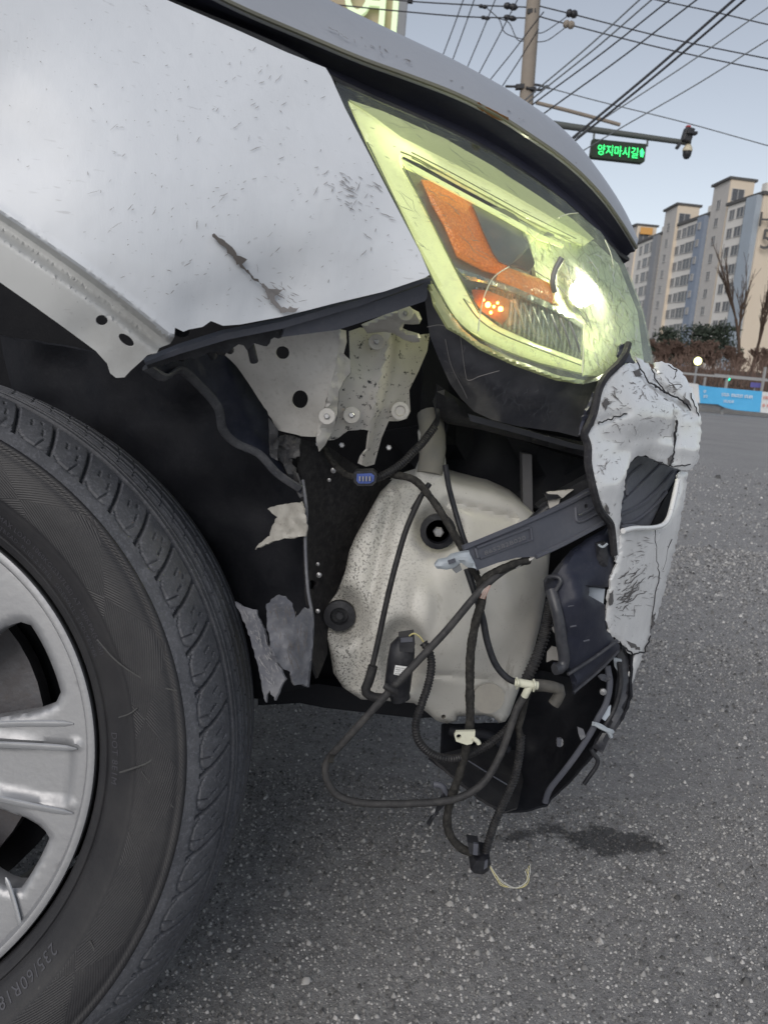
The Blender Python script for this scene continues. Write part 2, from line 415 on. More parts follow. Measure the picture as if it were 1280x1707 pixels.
# two families of fine ridges in alternating lozenges
u = t.math('ADD', t.math('MULTIPLY', ang, 9.0), t.math('MULTIPLY', rad_, 55.0)); v = t.math('SUBTRACT', t.math('MULTIPLY', ang, 9.0), t.math('MULTIPLY', rad_, 55.0))
sel = t.math('GREATER_THAN', t.math('MULTIPLY', t.math('SINE', t.math('MULTIPLY', u, .9)), t.math('SINE', t.math('MULTIPLY', v, .9))), .0)
l1 = t.math('SINE', t.math('ADD', t.math('MULTIPLY', ang, 520.0), t.math('MULTIPLY', rad_, 2600.0)))
l2 = t.math('SINE', t.math('SUBTRACT', t.math('MULTIPLY', ang, 260.0), t.math('MULTIPLY', rad_, 3300.0)))
zone = t.math('MULTIPLY', t.math('GREATER_THAN', rad_, .276), t.math('LESS_THAN', rad_, .317))
hgt = t.math('MULTIPLY', t.math('ADD', t.math('MULTIPLY', l1, sel), t.math('MULTIPLY', l2, t.math('SUBTRACT', 1, sel))), zone)
dd = t.ramp(t.noise(20, 7, .7), .42, .80)
c = t.mix(t.math('MULTIPLY', dd, .4), (.020, .020, .023, 1), (.060, .058, .058, 1))
c = t.mix(t.math('MULTIPLY', t.math('GREATER_THAN', hgt, .5), .22), c, (.065, .065, .070, 1))
scf = t.ramp(t.noise(30, 5, .6, t.vec((1, 1, .2), (0, R(40), 0))), .70, .73); c = t.mix(t.math('MULTIPLY', scf, .35), c, (.16, .155, .15, 1))
t.set(Base_Color=c, Roughness=.5, Specular_IOR_Level=.4, Normal=t.bump(hgt, .3, .0005, t.bump(t.noise(200, 3), .15, .001))); M_SIDE = t.m
M_SIDETXT = plastic('tyre_lettering', (.055, .055, .065, 1), .45, .5, .4, 60, (.10, .10, .12, 1))

# lamp materials
M_DRL = emit('light_guide_lit', (.86, .92, .36, 1), .60, (.75, .8, .45, 1), .25)
t = NT('light_guide_glow')      # the lit guide is brighter by its LED
vd = t.n('ShaderNodeVectorMath'); vd.operation = 'DISTANCE'
t.set(Base_Color=(.62, .64, .45, 1), Emission_Color=(.86, .90, .36, 1), Roughness=.2, Coat_Weight=.6)
L0 = at(672, 240, .755); vd.inputs[1].default_value = (0, 0, 0)
t.l(t.tc.outputs['Object'], vd.inputs[0]); DRLN = vd
glow = t.ramp(vd.outputs['Value'], 0, .045, (1, 1, 1, 1), (0, 0, 0, 1))
t.l(t.math('ADD', t.math('MULTIPLY', glow, 1.0), t.math('ADD', .50, t.math('MULTIPLY', t.noise(38, 3), .16))), t.p.inputs['Emission Strength']); M_GUIDE = t.m
M_HALO = emit('guide_glow_band', (.80, .86, .36, 1), .16, (.42, .45, .24, 1), .35)  # glow fading above the guide, painted as a faintly emissive band
M_BULB = emit('headlamp_bulb', (1, .96, .68, 1), 85.0)
M_LED = emit('amber_led', (1, .34, .04, 1), 30.0)
M_AMBER = NT('amber_reflector')
_b = M_AMBER.vor(420)
M_AMBER.set(Base_Color=M_AMBER.mix(M_AMBER.ramp(_b, .1, .6), (.85, .27, .05, 1), (.50, .13, .02, 1)), Roughness=.25, Coat_Weight=.5, Emission_Color=(.8, .22, .03, 1), Emission_Strength=.34, Normal=M_AMBER.bump(_b, .5, .002)); M_AMBER = M_AMBER.m  # weak emission stands for backlight from the lamps behind
M_AMBER2 = plastic('amber_lens_edge', (.85, .42, .03, 1), .2, .6, .05)
M_CHROME = plastic('chrome_bezel', (.62, .64, .62, 1), .18, .6, .1, 40, (.3, .3, .25, 1), .1, .9)
t = NT('crackled_reflector'); cr_ = t.ramp(t.noise(70, 6, .8, t.vec((1, 1, .35), (0, R(-25), 0)), 1.5), .55, .60); k2 = t.ramp(t.vor(34, 'DISTANCE_TO_EDGE'), .0, .03, (1, 1, 1, 1), (0, 0, 0, 1))
c = t.mix(t.math('MULTIPLY', cr_, .55), (.74, .79, .56, 1), (.16, .19, .11, 1)); c = t.mix(t.math('MULTIPLY', k2, .7), c, (.16, .18, .12, 1))
t.set(Base_Color=c, Roughness=.32, Metallic=.35, Normal=t.bump(t.noise(120, 5, .8), .5, .004)); M_REFL = t.m
M_GREYPL = plastic('satin_grey_bezel', (.20, .205, .20, 1), .35, .5, .35, 20, (.3, .3, .28, 1))
t = NT('ribbed_lamp_glass'); wv = t.n('ShaderNodeTexWave'); wv.inputs['Scale'].default_value = 62; wv.inputs['Distortion'].default_value = 1.5; t.l(t.vec((1, .2, .25)), wv.inputs['Vector'])
t.set(Base_Color=t.mix(wv.outputs['Fac'], (.06, .065, .08, 1), (.30, .32, .36, 1)), Roughness=.25, Metallic=.5, Normal=t.bump(wv.outputs['Fac'], .8, .003)); M_RIB = t.m
def lensmat(name, tint, frost, scr, dark=0):
    t = NT(name); t.t.nodes.remove(t.p)
    tr = t.n('ShaderNodeBsdfTransparent'); tr.inputs[0].default_value = tint
    gl = t.n('ShaderNodeBsdfGlossy'); gl.inputs['Roughness'].default_value = .06
    df = t.n('ShaderNodeBsdfDiffuse'); df.inputs[0].default_value = (.62, .64, .62, 1)
    tl = t.n('ShaderNodeBsdfTranslucent'); tl.inputs[0].default_value = (.85, .88, .78, 1)
    lw = t.n('ShaderNodeLayerWeight'); lw.inputs[0].default_value = .5
    sc = t.ramp(t.noise(90, 5, .7, t.vec((.22, 1, 1), (0, R(-22), 0))), .60, .68); sc2 = t.ramp(t.noise(45, 6, .75), .52, .70)
    f = t.math('ADD', frost, t.math('MULTIPLY', t.math('ADD', sc, sc2), scr))
    bp = t.bump(t.noise(60, 4), .15, .004); t.l(bp, gl.inputs['Normal']); fo = t.math('MULTIPLY_ADD', t.math('POWER', lw.outputs['Facing'], 3.0), .34, .05)
    a = t.n('ShaderNodeMixShader'); a.inputs[0].default_value = .6; t.l(df.outputs[0], a.inputs[1]); t.l(tl.outputs[0], a.inputs[2])
    m1 = t.n('ShaderNodeMixShader'); t.l(f, m1.inputs[0]); t.l(tr.outputs[0], m1.inputs[1]); t.l(a.outputs[0], m1.inputs[2])
    m2 = t.n('ShaderNodeMixShader'); t.l(fo, m2.inputs[0]); t.l(m1.outputs[0], m2.inputs[1]); t.l(gl.outputs[0], m2.inputs[2])
    t.l(m2.outputs[0], t.o.inputs[0]); return t.m
M_LENS = lensmat('scratched_clear_lens', (.93, .95, .93, 1), .03, .07)
M_LENSF = lensmat('crazed_frosted_lens', (.93, .97, .90, 1), .11, .24)
M_SCRW = plastic('white_scratch', (.55, .56, .55, 1), .6, .2, .1)
M_SCRLD = plastic('olive_lens_scratch', (.22, .25, .17, 1), .6, .2, .1)
M_SCUFF = plastic('pale_rubber_scuff', (.075, .075, .075, 1), .7, .2, .6, 300, (.05, .05, .05, 1))
M_SCRD = plastic('dark_scratch', (.12, .11, .105, 1), .7, .2, .2)
M_SCRG = plastic('grey_scratch', (.22, .21, .21, 1), .7, .2, .2)
M_SCRL = plastic('dull_scratch', (.10, .105, .12, 1), .6, .2, .1)
M_PRIMER = plastic('bared_plastic', (.12, .115, .115, 1), .7, .2, .5)
M_RUST = plastic('rust_chip', (.22, .11, .05, 1), .8, .2, .4)
M_COPPER = plastic('copper_strand', (.55, .30, .25, 1), .35, .5, .1, metallic=.6)
M_WIREY = plastic('yellow_wire', (.50, .45, .20, 1), .5, .4, .1)
M_WIREW = plastic('grey_white_wire', (.45, .45, .42, 1), .5, .4, .1)
M_LABEL = plastic('white_sticker', (.70, .71, .71, 1), .5, .3, .1)
M_INK = plastic('sticker_print', (.03, .03, .03, 1), .6, .2, 0)
M_BLUECON = plastic('blue_connector_face', (.05, .09, .32, 1), .35, .5, .1)

# ============================================================ SETTING
# asphalt: one sheet to the horizon, dense near the camera
t = NT('asphalt')
n1 = t.noise(260, 6, .75); n2 = t.vor(190, 'F1', 'Color'); n3 = t.noise(.9, 4); n4 = t.noise(5, 5, .7)
g = t.n('ShaderNodeRGBToBW'); t.l(n2, g.inputs[0])
base = t.mix(t.ramp(g.outputs[0], .15, .95), (.07, .07, .075, 1), (.46, .46, .46, 1))
base = t.mix(.5, base, t.mix(n1, (.06, .06, .064, 1), (.42, .42, .42, 1)))
base = t.mix(t.ramp(n4, .35, .7), base, t.mix(.35, base, (.17, .17, .175, 1)))
far = t.noise(26, 10, .95); base = t.mix(.5, base, t.mix(t.ramp(far, .36, .64), (.06, .06, .064, 1), (.42, .42, .422, 1)))
base = t.mix(t.math('MULTIPLY', t.ramp(t.noise(.55, 6, .7), .42, .62), .28), base, (.12, .12, .125, 1))
base = t.mix(1.0, base, (1.35, 1.33, 1.31, 1), 'MULTIPLY')
# damp stain under the torn corner
vs = t.n('ShaderNodeVectorMath'); vs.operation = 'DISTANCE'; Pst = atZ(985, 1400, 0)
mp = t.n('ShaderNodeMapping'); mp.inputs['Location'].default_value = (-Pst[0], -Pst[1], 0); mp.vector_type = 'POINT'; t.l(t.tc.outputs['Object'], mp.inputs[0])
mp2 = t.n('ShaderNodeMapping'); mp2.inputs['Rotation'].default_value = (0, 0, R(38)); mp2.inputs['Scale'].default_value = (4.0, 11, 1); t.l(mp.outputs[0], mp2.inputs[0])
t.l(mp2.outputs[0], vs.inputs[0])
wet = t.ramp(t.math('MULTIPLY', t.math('ADD', t.math('ADD', vs.outputs['Value'], t.math('MULTIPLY', t.noise(11, 3, .6), 1.7)), t.math('MULTIPLY', t.noise(70, 8, .85), 1.5)), .4), .755, .80, (1, 1, 1, 1), (0, 0, 0, 1))
base = t.mix(t.math('MULTIPLY', wet, .72), base, (.012, .012, .014, 1))
hb = t.math('ADD', g.outputs[0], t.math('MULTIPLY', n1, 1.2))
t.set(Base_Color=base, Roughness=t.math('SUBTRACT', .82, t.math('MULTIPLY', wet, .25)), Specular_IOR_Level=.35, Normal=t.bump(hb, .8, .004, t.bump(n4, .12, .02))); M_ASPH = t.m
V = []; F = []
xs = np.concatenate([[-900, -200, -50, -12], np.arange(-4, 6.01, .5), [12, 50, 200, 900]]); ys = np.concatenate([[-300, -60, -10], np.arange(-2, 8.01, .5), [12, 20, 30, 60, 200, 1400]])
for y in ys:
    for x in xs: V.append((x, y, 0))
nx = len(xs)
for j in range(len(ys)-1):
    for i in range(nx-1): F.append((j*nx+i, j*nx+i+1, (j+1)*nx+i+1, (j+1)*nx+i))
mesh('ground', V, F, M_ASPH, kind='structure', smooth=False)

# loose and exposed aggregate standing proud of the bitumen near the camera
def aggregate():
    rng = np.random.default_rng(5)
    def zone(x0, x1, y0, y1, pitch):
        nx_ = int((x1-x0)/pitch); ny_ = int((y1-y0)/pitch)
        gx, gy = np.meshgrid(np.linspace(x0, x1, nx_), np.linspace(y0, y1, ny_)); P = np.stack([gx.ravel(), gy.ravel()], -1)
        return P+rng.uniform(-.5, .5, P.shape)*pitch*1.1
    P = np.vstack([zone(-.55, 1.0, .72, 1.35, .0048), zone(-.5, 1.5, 1.35, 2.3, .0075), zone(.4, 2.8, 2.3, 3.8, .012), zone(.8, 7.0, 3.8, 8.5, .030)])
    d = rays([0], [0])  # keep only what lies in or near the field of view
    Q = np.hstack([P, np.zeros((len(P), 1))])-EYE; z = Q@FW; px = 640+FPX*(Q@RT)/z; py = 853.5-FPX*(Q@UP)/z
    k = (px > -60) & (px < 1340) & (py < 1790); P = P[k]
    keep = rng.random(len(P)) < .88*np.clip((9.0-P[:, 1])/6.0, 0, 1); P = P[keep]; n = len(P)
    s = rng.lognormal(-6.40, .42, n)*np.clip(P[:, 1]/1.5, 1, 3.2); a0 = rng.uniform(0, 6.28, n); asp = rng.uniform(.55, 1, n)
    V = np.zeros((n, 8, 3))
    for j in range(5):
        a = a0+j*1.2566+rng.normal(size=n)*.2; rr = s*rng.uniform(.8, 1.15, n)
        V[:, j, 0] = P[:, 0]+rr*np.cos(a); V[:, j, 1] = P[:, 1]+rr*np.sin(a)*asp; V[:, j, 2] = -.0004
    for j in range(3):
        a = a0+j*2.09+rng.normal(size=n)*.4; rr = s*rng.uniform(.3, .6, n)
        V[:, 5+j, 0] = P[:, 0]+rr*np.cos(a); V[:, 5+j, 1] = P[:, 1]+rr*np.sin(a)*asp; V[:, 5+j, 2] = s*rng.uniform(.45, 1.25, n)
    f = np.array([(0, 1, 5), (1, 6, 5), (1, 2, 6), (2, 3, 6), (3, 7, 6), (3, 4, 7), (4, 0, 7), (0, 5, 7), (5, 6, 7)])
    F = (np.arange(n)[:, None, None]*8+f[None]).reshape(-1, 3)
    me = bpy.data.meshes.new('road_aggregate'); me.vertices.add(n*8); me.vertices.foreach_set('co', V.ravel())
    nf = len(F); me.loops.add(nf*3); me.loops.foreach_set('vertex_index', F.ravel().astype(np.int32))
    me.polygons.add(nf); me.polygons.foreach_set('loop_start', np.arange(0, nf*3, 3, dtype=np.int32)); me.update(calc_edges=True)
    tone = np.clip(rng.beta(1.5, 2.6, n)+(rng.random(n) > .965)*.35, 0, 1); at_ = me.attributes.new('tone', 'FLOAT', 'POINT'); at_.data.foreach_set('value', np.repeat(tone, 8).astype(np.float32))
    t = NT('aggregate_stone'); A = t.n('ShaderNodeAttribute'); A.attribute_name = 'tone'
    c = t.ramp(A.outputs['Fac'], 0, 1, (.045, .045, .047, 1), (.90, .885, .865, 1))
    c = t.mix(.35, c, t.mix(t.noise(600, 3), (.02, .02, .022, 1), (.2, .2, .2, 1)))
    vs = t.n('ShaderNodeVectorMath'); vs.operation = 'DISTANCE'
    mp = t.n('ShaderNodeMapping'); mp.inputs['Location'].default_value = (-Pst[0], -Pst[1], 0); t.l(t.tc.outputs['Object'], mp.inputs[0])
    mp2 = t.n('ShaderNodeMapping'); mp2.inputs['Rotation'].default_value = (0, 0, R(38)); mp2.inputs['Scale'].default_value = (4.0, 11, 1); t.l(mp.outputs[0], mp2.inputs[0]); t.l(mp2.outputs[0], vs.inputs[0])
    wet = t.ramp(t.math('MULTIPLY', t.math('ADD', t.math('ADD', vs.outputs['Value'], t.math('MULTIPLY', t.noise(11, 3, .6), 1.7)), t.math('MULTIPLY', t.noise(70, 8, .85), 1.5)), .4), .755, .80, (1, 1, 1, 1), (0, 0, 0, 1))
    c = t.mix(t.math('MULTIPLY', wet, .7), c, (.012, .012, .014, 1))
    t.set(Base_Color=c, Roughness=.75, Specular_IOR_Level=.35)
    o = link('road_aggregate', me, t.m, kind='stuff'); tag(o, 'small pale and dark stone chips set in the asphalt around the car', 'gravel')
    print('aggregate', n)
aggregate()

M_CONC = plastic('pale_concrete', (.30, .30, .30, 1), .85, .2, .4, 3, (.2, .2, .19, 1), .1)
M_KERB = M_CONC
boxmesh('kerb', (30, 30.5, .065), (60, .25, .13), M_CONC, kind='structure')
boxmesh('pavement', (30, 33.4, .06), (60, 5.5, .125), plastic('pavement_grey', (.20, .20, .20, 1), .9, .2, .3, 4), kind='structure')
M_EARTH = plastic('brown_earth_bank', (.085, .066, .052, 1), .95, .1, .5, 2, (.12, .10, .08, 1))
V = []; F = []; X0 = np.linspace(-10, 160, 60); prof = [(36.2, 0), (38, .5), (42, 1.3), (50, 2.1), (70, 2.4), (110, 1.5), (115, 0)]
for x in X0:
    for (y, z) in prof: V.append((x, y, z+(.35*noise.noise(Vector((x*.2, y*.2, 0))) if z else 0)))
k = len(prof)
for i in range(len(X0)-1):
    for j in range(k-1): F.append((i*k+j, (i+1)*k+j, (i+1)*k+j+1, i*k+j+1))
mesh('earth_bank', V, F, M_EARTH, kind='structure')

# ------------------------------------------------------------ apartment blocks
M_WALL = plastic('pale_grey_render', (.50, .48, .46, 1), .85, .2, .25, .5, (.28, .27, .26, 1), .05, coarse=3)
M_WALLW = plastic('white_render', (.66, .64, .61, 1), .85, .2, .2, .5, (.38, .37, .36, 1), .05, coarse=3)
M_BEIGE = plastic('beige_end_wall', (.64, .56, .46, 1), .85, .2, .15, .3, (.5, .38, .27, 1), .05, coarse=3)  # beige paint, with warm sunlight partly put into the colour
M_BLUE = plastic('blue_painted_strip', (.23, .27, .34, 1), .8, .2, .2, .5, (.12, .15, .20, 1), .05, coarse=3)
M_DGREY = plastic('dark_grey_strip', (.26, .27, .29, 1), .8, .2, .2, .5, (.12, .12, .12, 1), .05, coarse=3)
M_SLATE = plastic('blue_grey_strip', (.34, .39, .45, 1), .8, .2, .2, .5, (.2, .2, .2, 1), .05, coarse=3)
M_ROOF = plastic('dark_roof_edge', (.10, .10, .10, 1), .8, .2, .2, 1)
M_GLASSW = plastic('dark_window_glass', (.085, .09, .10, 1), .25, .6, .1, 1)  # glass lightened to stand for haze over the far blocks
M_WFRAME = plastic('window_frame_pale', (.42, .42, .42, 1), .6, .3, .1, 1)
ORG = plastic('orange_emblem', (.62, .33, .10, 1), .6, .3, .1, 1)
def quadbox(name, p0, p1, wdir, W, z0, z1, mat, parent):     # slab with footprint p0-p1 extended by W along wdir
    a = np.array([p0[0], p0[1], 0]); b = np.array([p1[0], p1[1], 0]); e = np.array([wdir[0], wdir[1], 0])*W
    V = [q+np.array([0, 0, z]) for z in (z0, z1) for q in (a, b, b+e, a+e)]
    return mesh(name, V, [(0, 1, 2, 3)[::-1], (4, 5, 6, 7), (0, 1, 5, 4), (1, 2, 6, 5), (2, 3, 7, 6), (3, 0, 4, 7)], mat, parent, smooth=False)
_wm = {}
def window(parent, p, u, nrm, w_, h_):
    """p centre on the wall, u along the wall, nrm outward: frame with recessed pane"""
    key = (round(w_, 2), round(h_, 2))
    if key not in _wm:
        V = []; F = []; mi = []
        def bx(x0, x1, z0, z1, y0, y1, m):
            s = len(V)
            for x in (x0, x1):
                for y in (y0, y1):
                    for z in (z0, z1): V.append((x, y, z))
            for f in ((0, 1, 3, 2), (4, 6, 7, 5), (0, 4, 5, 1), (2, 3, 7, 6), (0, 2, 6, 4), (1, 5, 7, 3)): F.append([s+i for i in f]); mi.append(m)
        a, b = w_/2, h_/2; tt = .09
        bx(-a, a, b-tt, b, -.14, .0, 0); bx(-a, a, -b, -b+tt, -.16, .0, 0); bx(-a, -a+tt, -b+tt, b-tt, -.14, 0, 0); bx(a-tt, a, -b+tt, b-tt, -.14, 0, 0)
        bx(-tt/2, tt/2, -b+tt, b-tt, -.12, 0, 0); bx(-a+tt, -tt/2, -b+tt, b-tt, -.06, -.01, 1); bx(tt/2, a-tt, -b+tt, b-tt, -.06, -.01, 1)
        me = bpy.data.meshes.new('window'); me.from_pydata(V, [], F); me.materials.append(M_WFRAME); me.materials.append(M_GLASSW)
        me.polygons.foreach_set('material_index', mi); _wm[key] = me
    o = bpy.data.objects.new('window', _wm[key]); COL.objects.link(o); o.parent = parent
    u = Vector(u); n_ = Vector(nrm); Mx = Matrix((u, -n_, Vector((0, 0, 1)))).transposed().to_4x4()
    o.matrix_local = Matrix.Translation(Vector(p)-world_loc(parent)) @ Mx
    return o
A_N = at(1271, 325, 130.0); H_A = A_N[2]
def block(label, near, far, H, strips, tw, cols, towerlabel=None, W=13, tower_right=None, letters=None):
    N = np.array([near[0], near[1]]); Fp = np.array([far[0], far[1]]); u = (Fp-N); Lw = np.linalg.norm(u); u /= Lw
    e = np.array([u[1], -u[0]]);  e = e if e[0] > 0 else -e; nrm = (-e[0], -e[1], 0)
    root = empty('apartment_building', (N[0], N[1], 0), label, 'apartment building', 'tall apartment blocks beyond the road')
    quadbox('wall', N, Fp, e, W, 0, H, M_WALLW, root)
    q = quadbox('end_wall', N-u*.03, N-u*.35, e, W, 0, H, M_BEIGE, root); q['label'] = 'beige gable wall catching warm light'
    quadbox('roof_edge', N-u*.6-e*.3, Fp+u*.3-e*.3, e, W+.6, H, H+.5, M_ROOF, root)
    for (s0, s1, mat, pr) in strips:
        quadbox('facade_strip', N+u*Lw*s0, N+u*Lw*s1, -e, pr, 0, H-.02, mat, root)
    nfl = int(H/2.9)
    for s, ww, hh, pr in cols:
        for k in range(1, nfl):
            p = N+u*Lw*s-e*(pr+.0); window(root, (p[0], p[1], H-1.6-2.9*(k-1)), (u[0], u[1], 0), nrm, ww, hh)
    quadbox('roof_cabin', N+u*Lw*.30+e*2, N+u*Lw*.42+e*2, e, 3, H+.5, H+2.6, M_WALLW, root)
    if tw:
        tn, tf, tr, Ht = tw; tn = np.array(tn[:2]); tf = np.array(tf[:2]); wd = np.linalg.norm(np.array(tr[:2])-tn)
        quadbox('stair_tower', tn, tf, e, wd, 0, Ht, M_WALL, root)
        quadbox('tower_end_wall', tn-u*.03, tn-u*.3, e, wd, 0, Ht, M_BEIGE, root)
        quadbox('tower_roof', tn-u*.5-e*.4, tf+u*.4-e*.4, e, wd+.8, Ht, Ht+.4, M_ROOF, root)
        mid = (tn+tf)/2
        for k in range(0, int(Ht/2.9)-1):
            window(root, (mid[0], mid[1], Ht-3.4-2.9*k), (u[0], u[1], 0), nrm, 1.3, 1.5)
        pr = tn-u*.3+e*wd*.35; window(root, (pr[0], pr[1], Ht-2.4), (e[0], e[1], 0), (-u[0], -u[1], 0), 2.2, 2.0)
    return root, N, u, e
# nearest block A, then B, then C further along the same street line
def TW(pn, pf, pr, Yn):
    a = at(pn[0], pn[1], Yn); b = atZ(pf[0], pf[1], a[2]); c_ = at(pr[0], pr[1], Yn); return (a, b, c_, a[2])
A_F = atZ(1213, 344, H_A)
B_N = atZ(1182, 359, H_A); B_F = atZ(1129, 378, H_A)
C_N = atZ(1103, 391, H_A); C_F = atZ(1060, 409, H_A)
print('A', A_N, A_F, 'B', B_N, B_F, 'C', C_N, C_F)
rA, NA, uA, eA = block('nearest apartment block with beige end wall and tall stair tower', A_N, A_F, H_A,
      [(0, .30, M_SLATE, .9), (.30, .45, M_DGREY, .15)], TW((1217, 299), (1190, 312), (1259, 304), A_F[1]*1.01), [(.37, 1.5, 1.7, .17), (.58, 2.0, 1.6, 0), (.82, 1.6, 1.6, 0)])
rB, NB, uB, eB = block('middle apartment block with dark blue strip at its near corner', B_N, B_F, H_A,
      [(0, .22, M_BLUE, .8)], TW((1129, 342), (1109, 353), (1166, 347), B_F[1]*1.0), [(.12, .9, 1.2, .82), (.34, 1.6, 1.9, 0), (.52, 2.8, 1.9, 0), (.72, 1.8, 1.7, 0), (.9, 1.6, 1.6, 0)])
rC, NC, uC, eC = block('farthest apartment block with orange emblem on its stair tower', C_N, C_F, H_A,
      [(0, .18, M_DGREY, .8)], TW((1062, 376), (1048, 381), (1094, 379), C_F[1]*1.0), [(.34, 1.6, 1.9, 0), (.52, 2.8, 1.9, 0), (.75, 1.8, 1.7, 0)])
# emblem on tower C and number letters on the gable of block A
ec = at(1077, 385, C_F[1]-.8); boxmesh('emblem', (ec[0], ec[1], ec[2]), (2.6, .15, 1.4), ORG, rC)
for body, px, py, sz in (('HY', 1274, 364, 3.0), ('5', 1277, 396, 4.2)):
    TV, TF = text_verts(body, sz, .05); p = at(px, py, A_N[1]-.9)
    V = [(p[0]-1.0+v[0], p[1]-v[2]-.1, p[2]+v[1]-sz*.4) for v in TV]; mesh('wall_lettering', V, TF, M_ROOF, rA, smooth=False)

# beige building standing close behind the hood, with pale raised letters
YB = 26.0; pR = at(667, 0, YB); pb = empty('roadside_building', (pR[0]-5, YB+4, 0), 'beige building with big pale green raised letters high on its wall', 'building')
boxmesh('wall', (pR[0]-6, YB+5, pR[2]/2+2.0), (12, 10, pR[2]+4), M_BEIGE.copy() if False else plastic('beige_cladding', (.40, .33, .24, 1), .7, .3, .15, .6, (.35, .30, .22, 1), .05, coarse=3), pb)
boxmesh('corner_trim', (pR[0]+.06, YB-.06, pR[2]/2+2.0), (.30, .3, pR[2]+4), M_DGREY, pb)
boxmesh('parapet', (pR[0]-6, YB+5, pR[2]+4.1), (12.4, 10.4, .2), M_ROOF, pb)
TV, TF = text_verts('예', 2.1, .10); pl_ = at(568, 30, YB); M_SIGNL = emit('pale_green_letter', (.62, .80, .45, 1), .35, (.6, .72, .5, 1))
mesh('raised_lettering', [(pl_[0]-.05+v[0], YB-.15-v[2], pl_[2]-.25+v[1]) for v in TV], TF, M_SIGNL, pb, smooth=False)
for k in range(4):
    window(pb, (pR[0]-3-2.2*k, YB-.02, 3.2), (1, 0, 0), (0, -1, 0), 1.5, 1.6)

# ------------------------------------------------------------ trees and shrubs
M_BARK = plastic('bare_bark', (.085, .062, .05, 1), .9, .2, .3, 6, (.13, .10, .08, 1))
M_TWIG = plastic('reddish_twigs', (.15, .105, .088, 1), .9, .2, .2, 6, (.13, .09, .07, 1))
M_NEEDLE = plastic('dark_pine_needles', (.05, .065, .05, 1), .8, .2, .3, 3, (.04, .05, .03, 1))
def bare_tree(x, y, z, h, label, spread=.35, seed=1, nl=5, twr=.012, mat=None, group='bare winter trees beyond the road'):
    rng = random.Random(seed); root = empty('bare_tree', (x, y, z), label, 'tree', group)
    V = []; F = []; V2 = []; F2 = []
    def seg(a, b, r0, r1, VV, FF):
        s = len(VV); d = (b-a).normalized(); u = d.orthogonal().normalized(); v = d.cross(u)
        for P, r in ((a, r0), (b, r1)):
            for k in range(4): q = P+r*(math.cos(k*1.5708)*u+math.sin(k*1.5708)*v); VV.append(tuple(q))
        for k in range(4): FF.append((s+k, s+(k+1) % 4, s+4+(k+1) % 4, s+4+k))
    def grow(p, d, L, r, lev):
        n = 3; cur = p
        for i in range(n):
            nd = (d+Vector((rng.uniform(-1, 1), rng.uniform(-1, 1), rng.uniform(-.3, .6)))*.16).normalized(); nx_ = cur+nd*L/n
            seg(cur, nx_, r*(1-.25*i/n), r*(1-.25*(i+1)/n), *((V, F) if lev < 2 else (V2, F2))); cur = nx_; d = nd
            if lev < nl and (i > 0 or lev > 0):
                for _ in range(2 if lev > 0 else 2):
                    a = rng.uniform(0, 6.28); side = Vector((math.cos(a), math.sin(a), rng.uniform(.3, .9))).normalized()
                    grow(cur, (d*(1-spread)+side*spread*1.5).normalized(), L*rng.uniform(.45, .7), max(r*.5, twr), lev+1)
    grow(Vector((x, y, z)), Vector((0, 0, 1)), h*.62, h*.016+.03, 0)
    mesh('trunk', V, F, M_BARK, root, smooth=False); mesh('crown', V2, F2, mat or M_TWIG, root, smooth=False)
    return root
def pine(x, y, z, h, w_, label, seed=1):
    rng = np.random.default_rng(seed); root = empty('pine_tree', (x, y, z), label, 'tree', 'dark pines below the apartment blocks')
    sweep('trunk', [(x, y, z), (x+.1, y, z+h*.5), (x+.15, y, z+h*.9)], [.16, .11, .04], M_BARK, root, 6)
    V = []; F = []
    for c in range(46):
        zc = z+h*(.35+.62*rng.random()); rr = w_*(1.05-(zc-z)/h)*.9+.3; a = rng.uniform(0, 6.28); cx = x+rr*rng.random()**.5*math.cos(a); cy = y+rr*rng.random()**.5*math.sin(a)
        for k in range(34):
            p = np.array([cx, cy, zc])+rng.normal(size=3)*np.array([.45, .45, .16])*w_*.45; s = len(V); d = rng.normal(size=3)*.22; q = rng.normal(size=3)*.12
            V += [p, p+d, p+d*.5+q]; F.append((s, s+1, s+2))
    mesh('crown', V, F, M_NEEDLE, root, smooth=False); return root
tp = [(1105, 50, 5.0), (1133, 55, 5.6), (1158, 48, 4.8), (1188, 52, 5.2), (1222, 46, 4.6), (1262, 50, 5.0)]
lb = ['bare reddish shrub tree nearest the broken bumper edge', 'bare brown shrub tree second from the bumper edge', 'bare shrub tree behind the round yellow lamp', 'bare brown tree just left of the green light', 'bare brown tree just right of the green light', 'bare brown tree under the beige gable wall']
for i, (px, y, h) in enumerate(tp):
    p = at(px, 600, y); bare_tree(p[0], y, 1.3, h*.36, lb[i], .5, 10+i, 5, .02)
tt = [(1240, 62, 13.5, 'tall bare tree with upright twigs in front of the beige gable wall'), (1262, 66, 12.5, 'tall bare tree in the gap right of the beige gable tree'), (1284, 60, 12, 'tall bare tree at the right edge of the picture')]
for i, (px, y, h, l_) in enumerate(tt):
    p = at(px, 560, y); bare_tree(p[0], y, 1.8, h*.55, l_, .10, 40+i, 3, .014, M_BARK)
for i, (px, py, y, h, w_, l_) in enumerate([(1112, 575, 70, 6.0, 1.7, 'small dark pine left of the other pines'), (1160, 565, 74, 7.2, 2.3, 'dark pine in the middle below the blue strip'), (1195, 558, 72, 7.4, 2.6, 'broad dark pine below the tallest stair tower')]):
    p = at(px, py, y); pine(p[0], y, 1.6, h*.66, w_, l_, i+3)
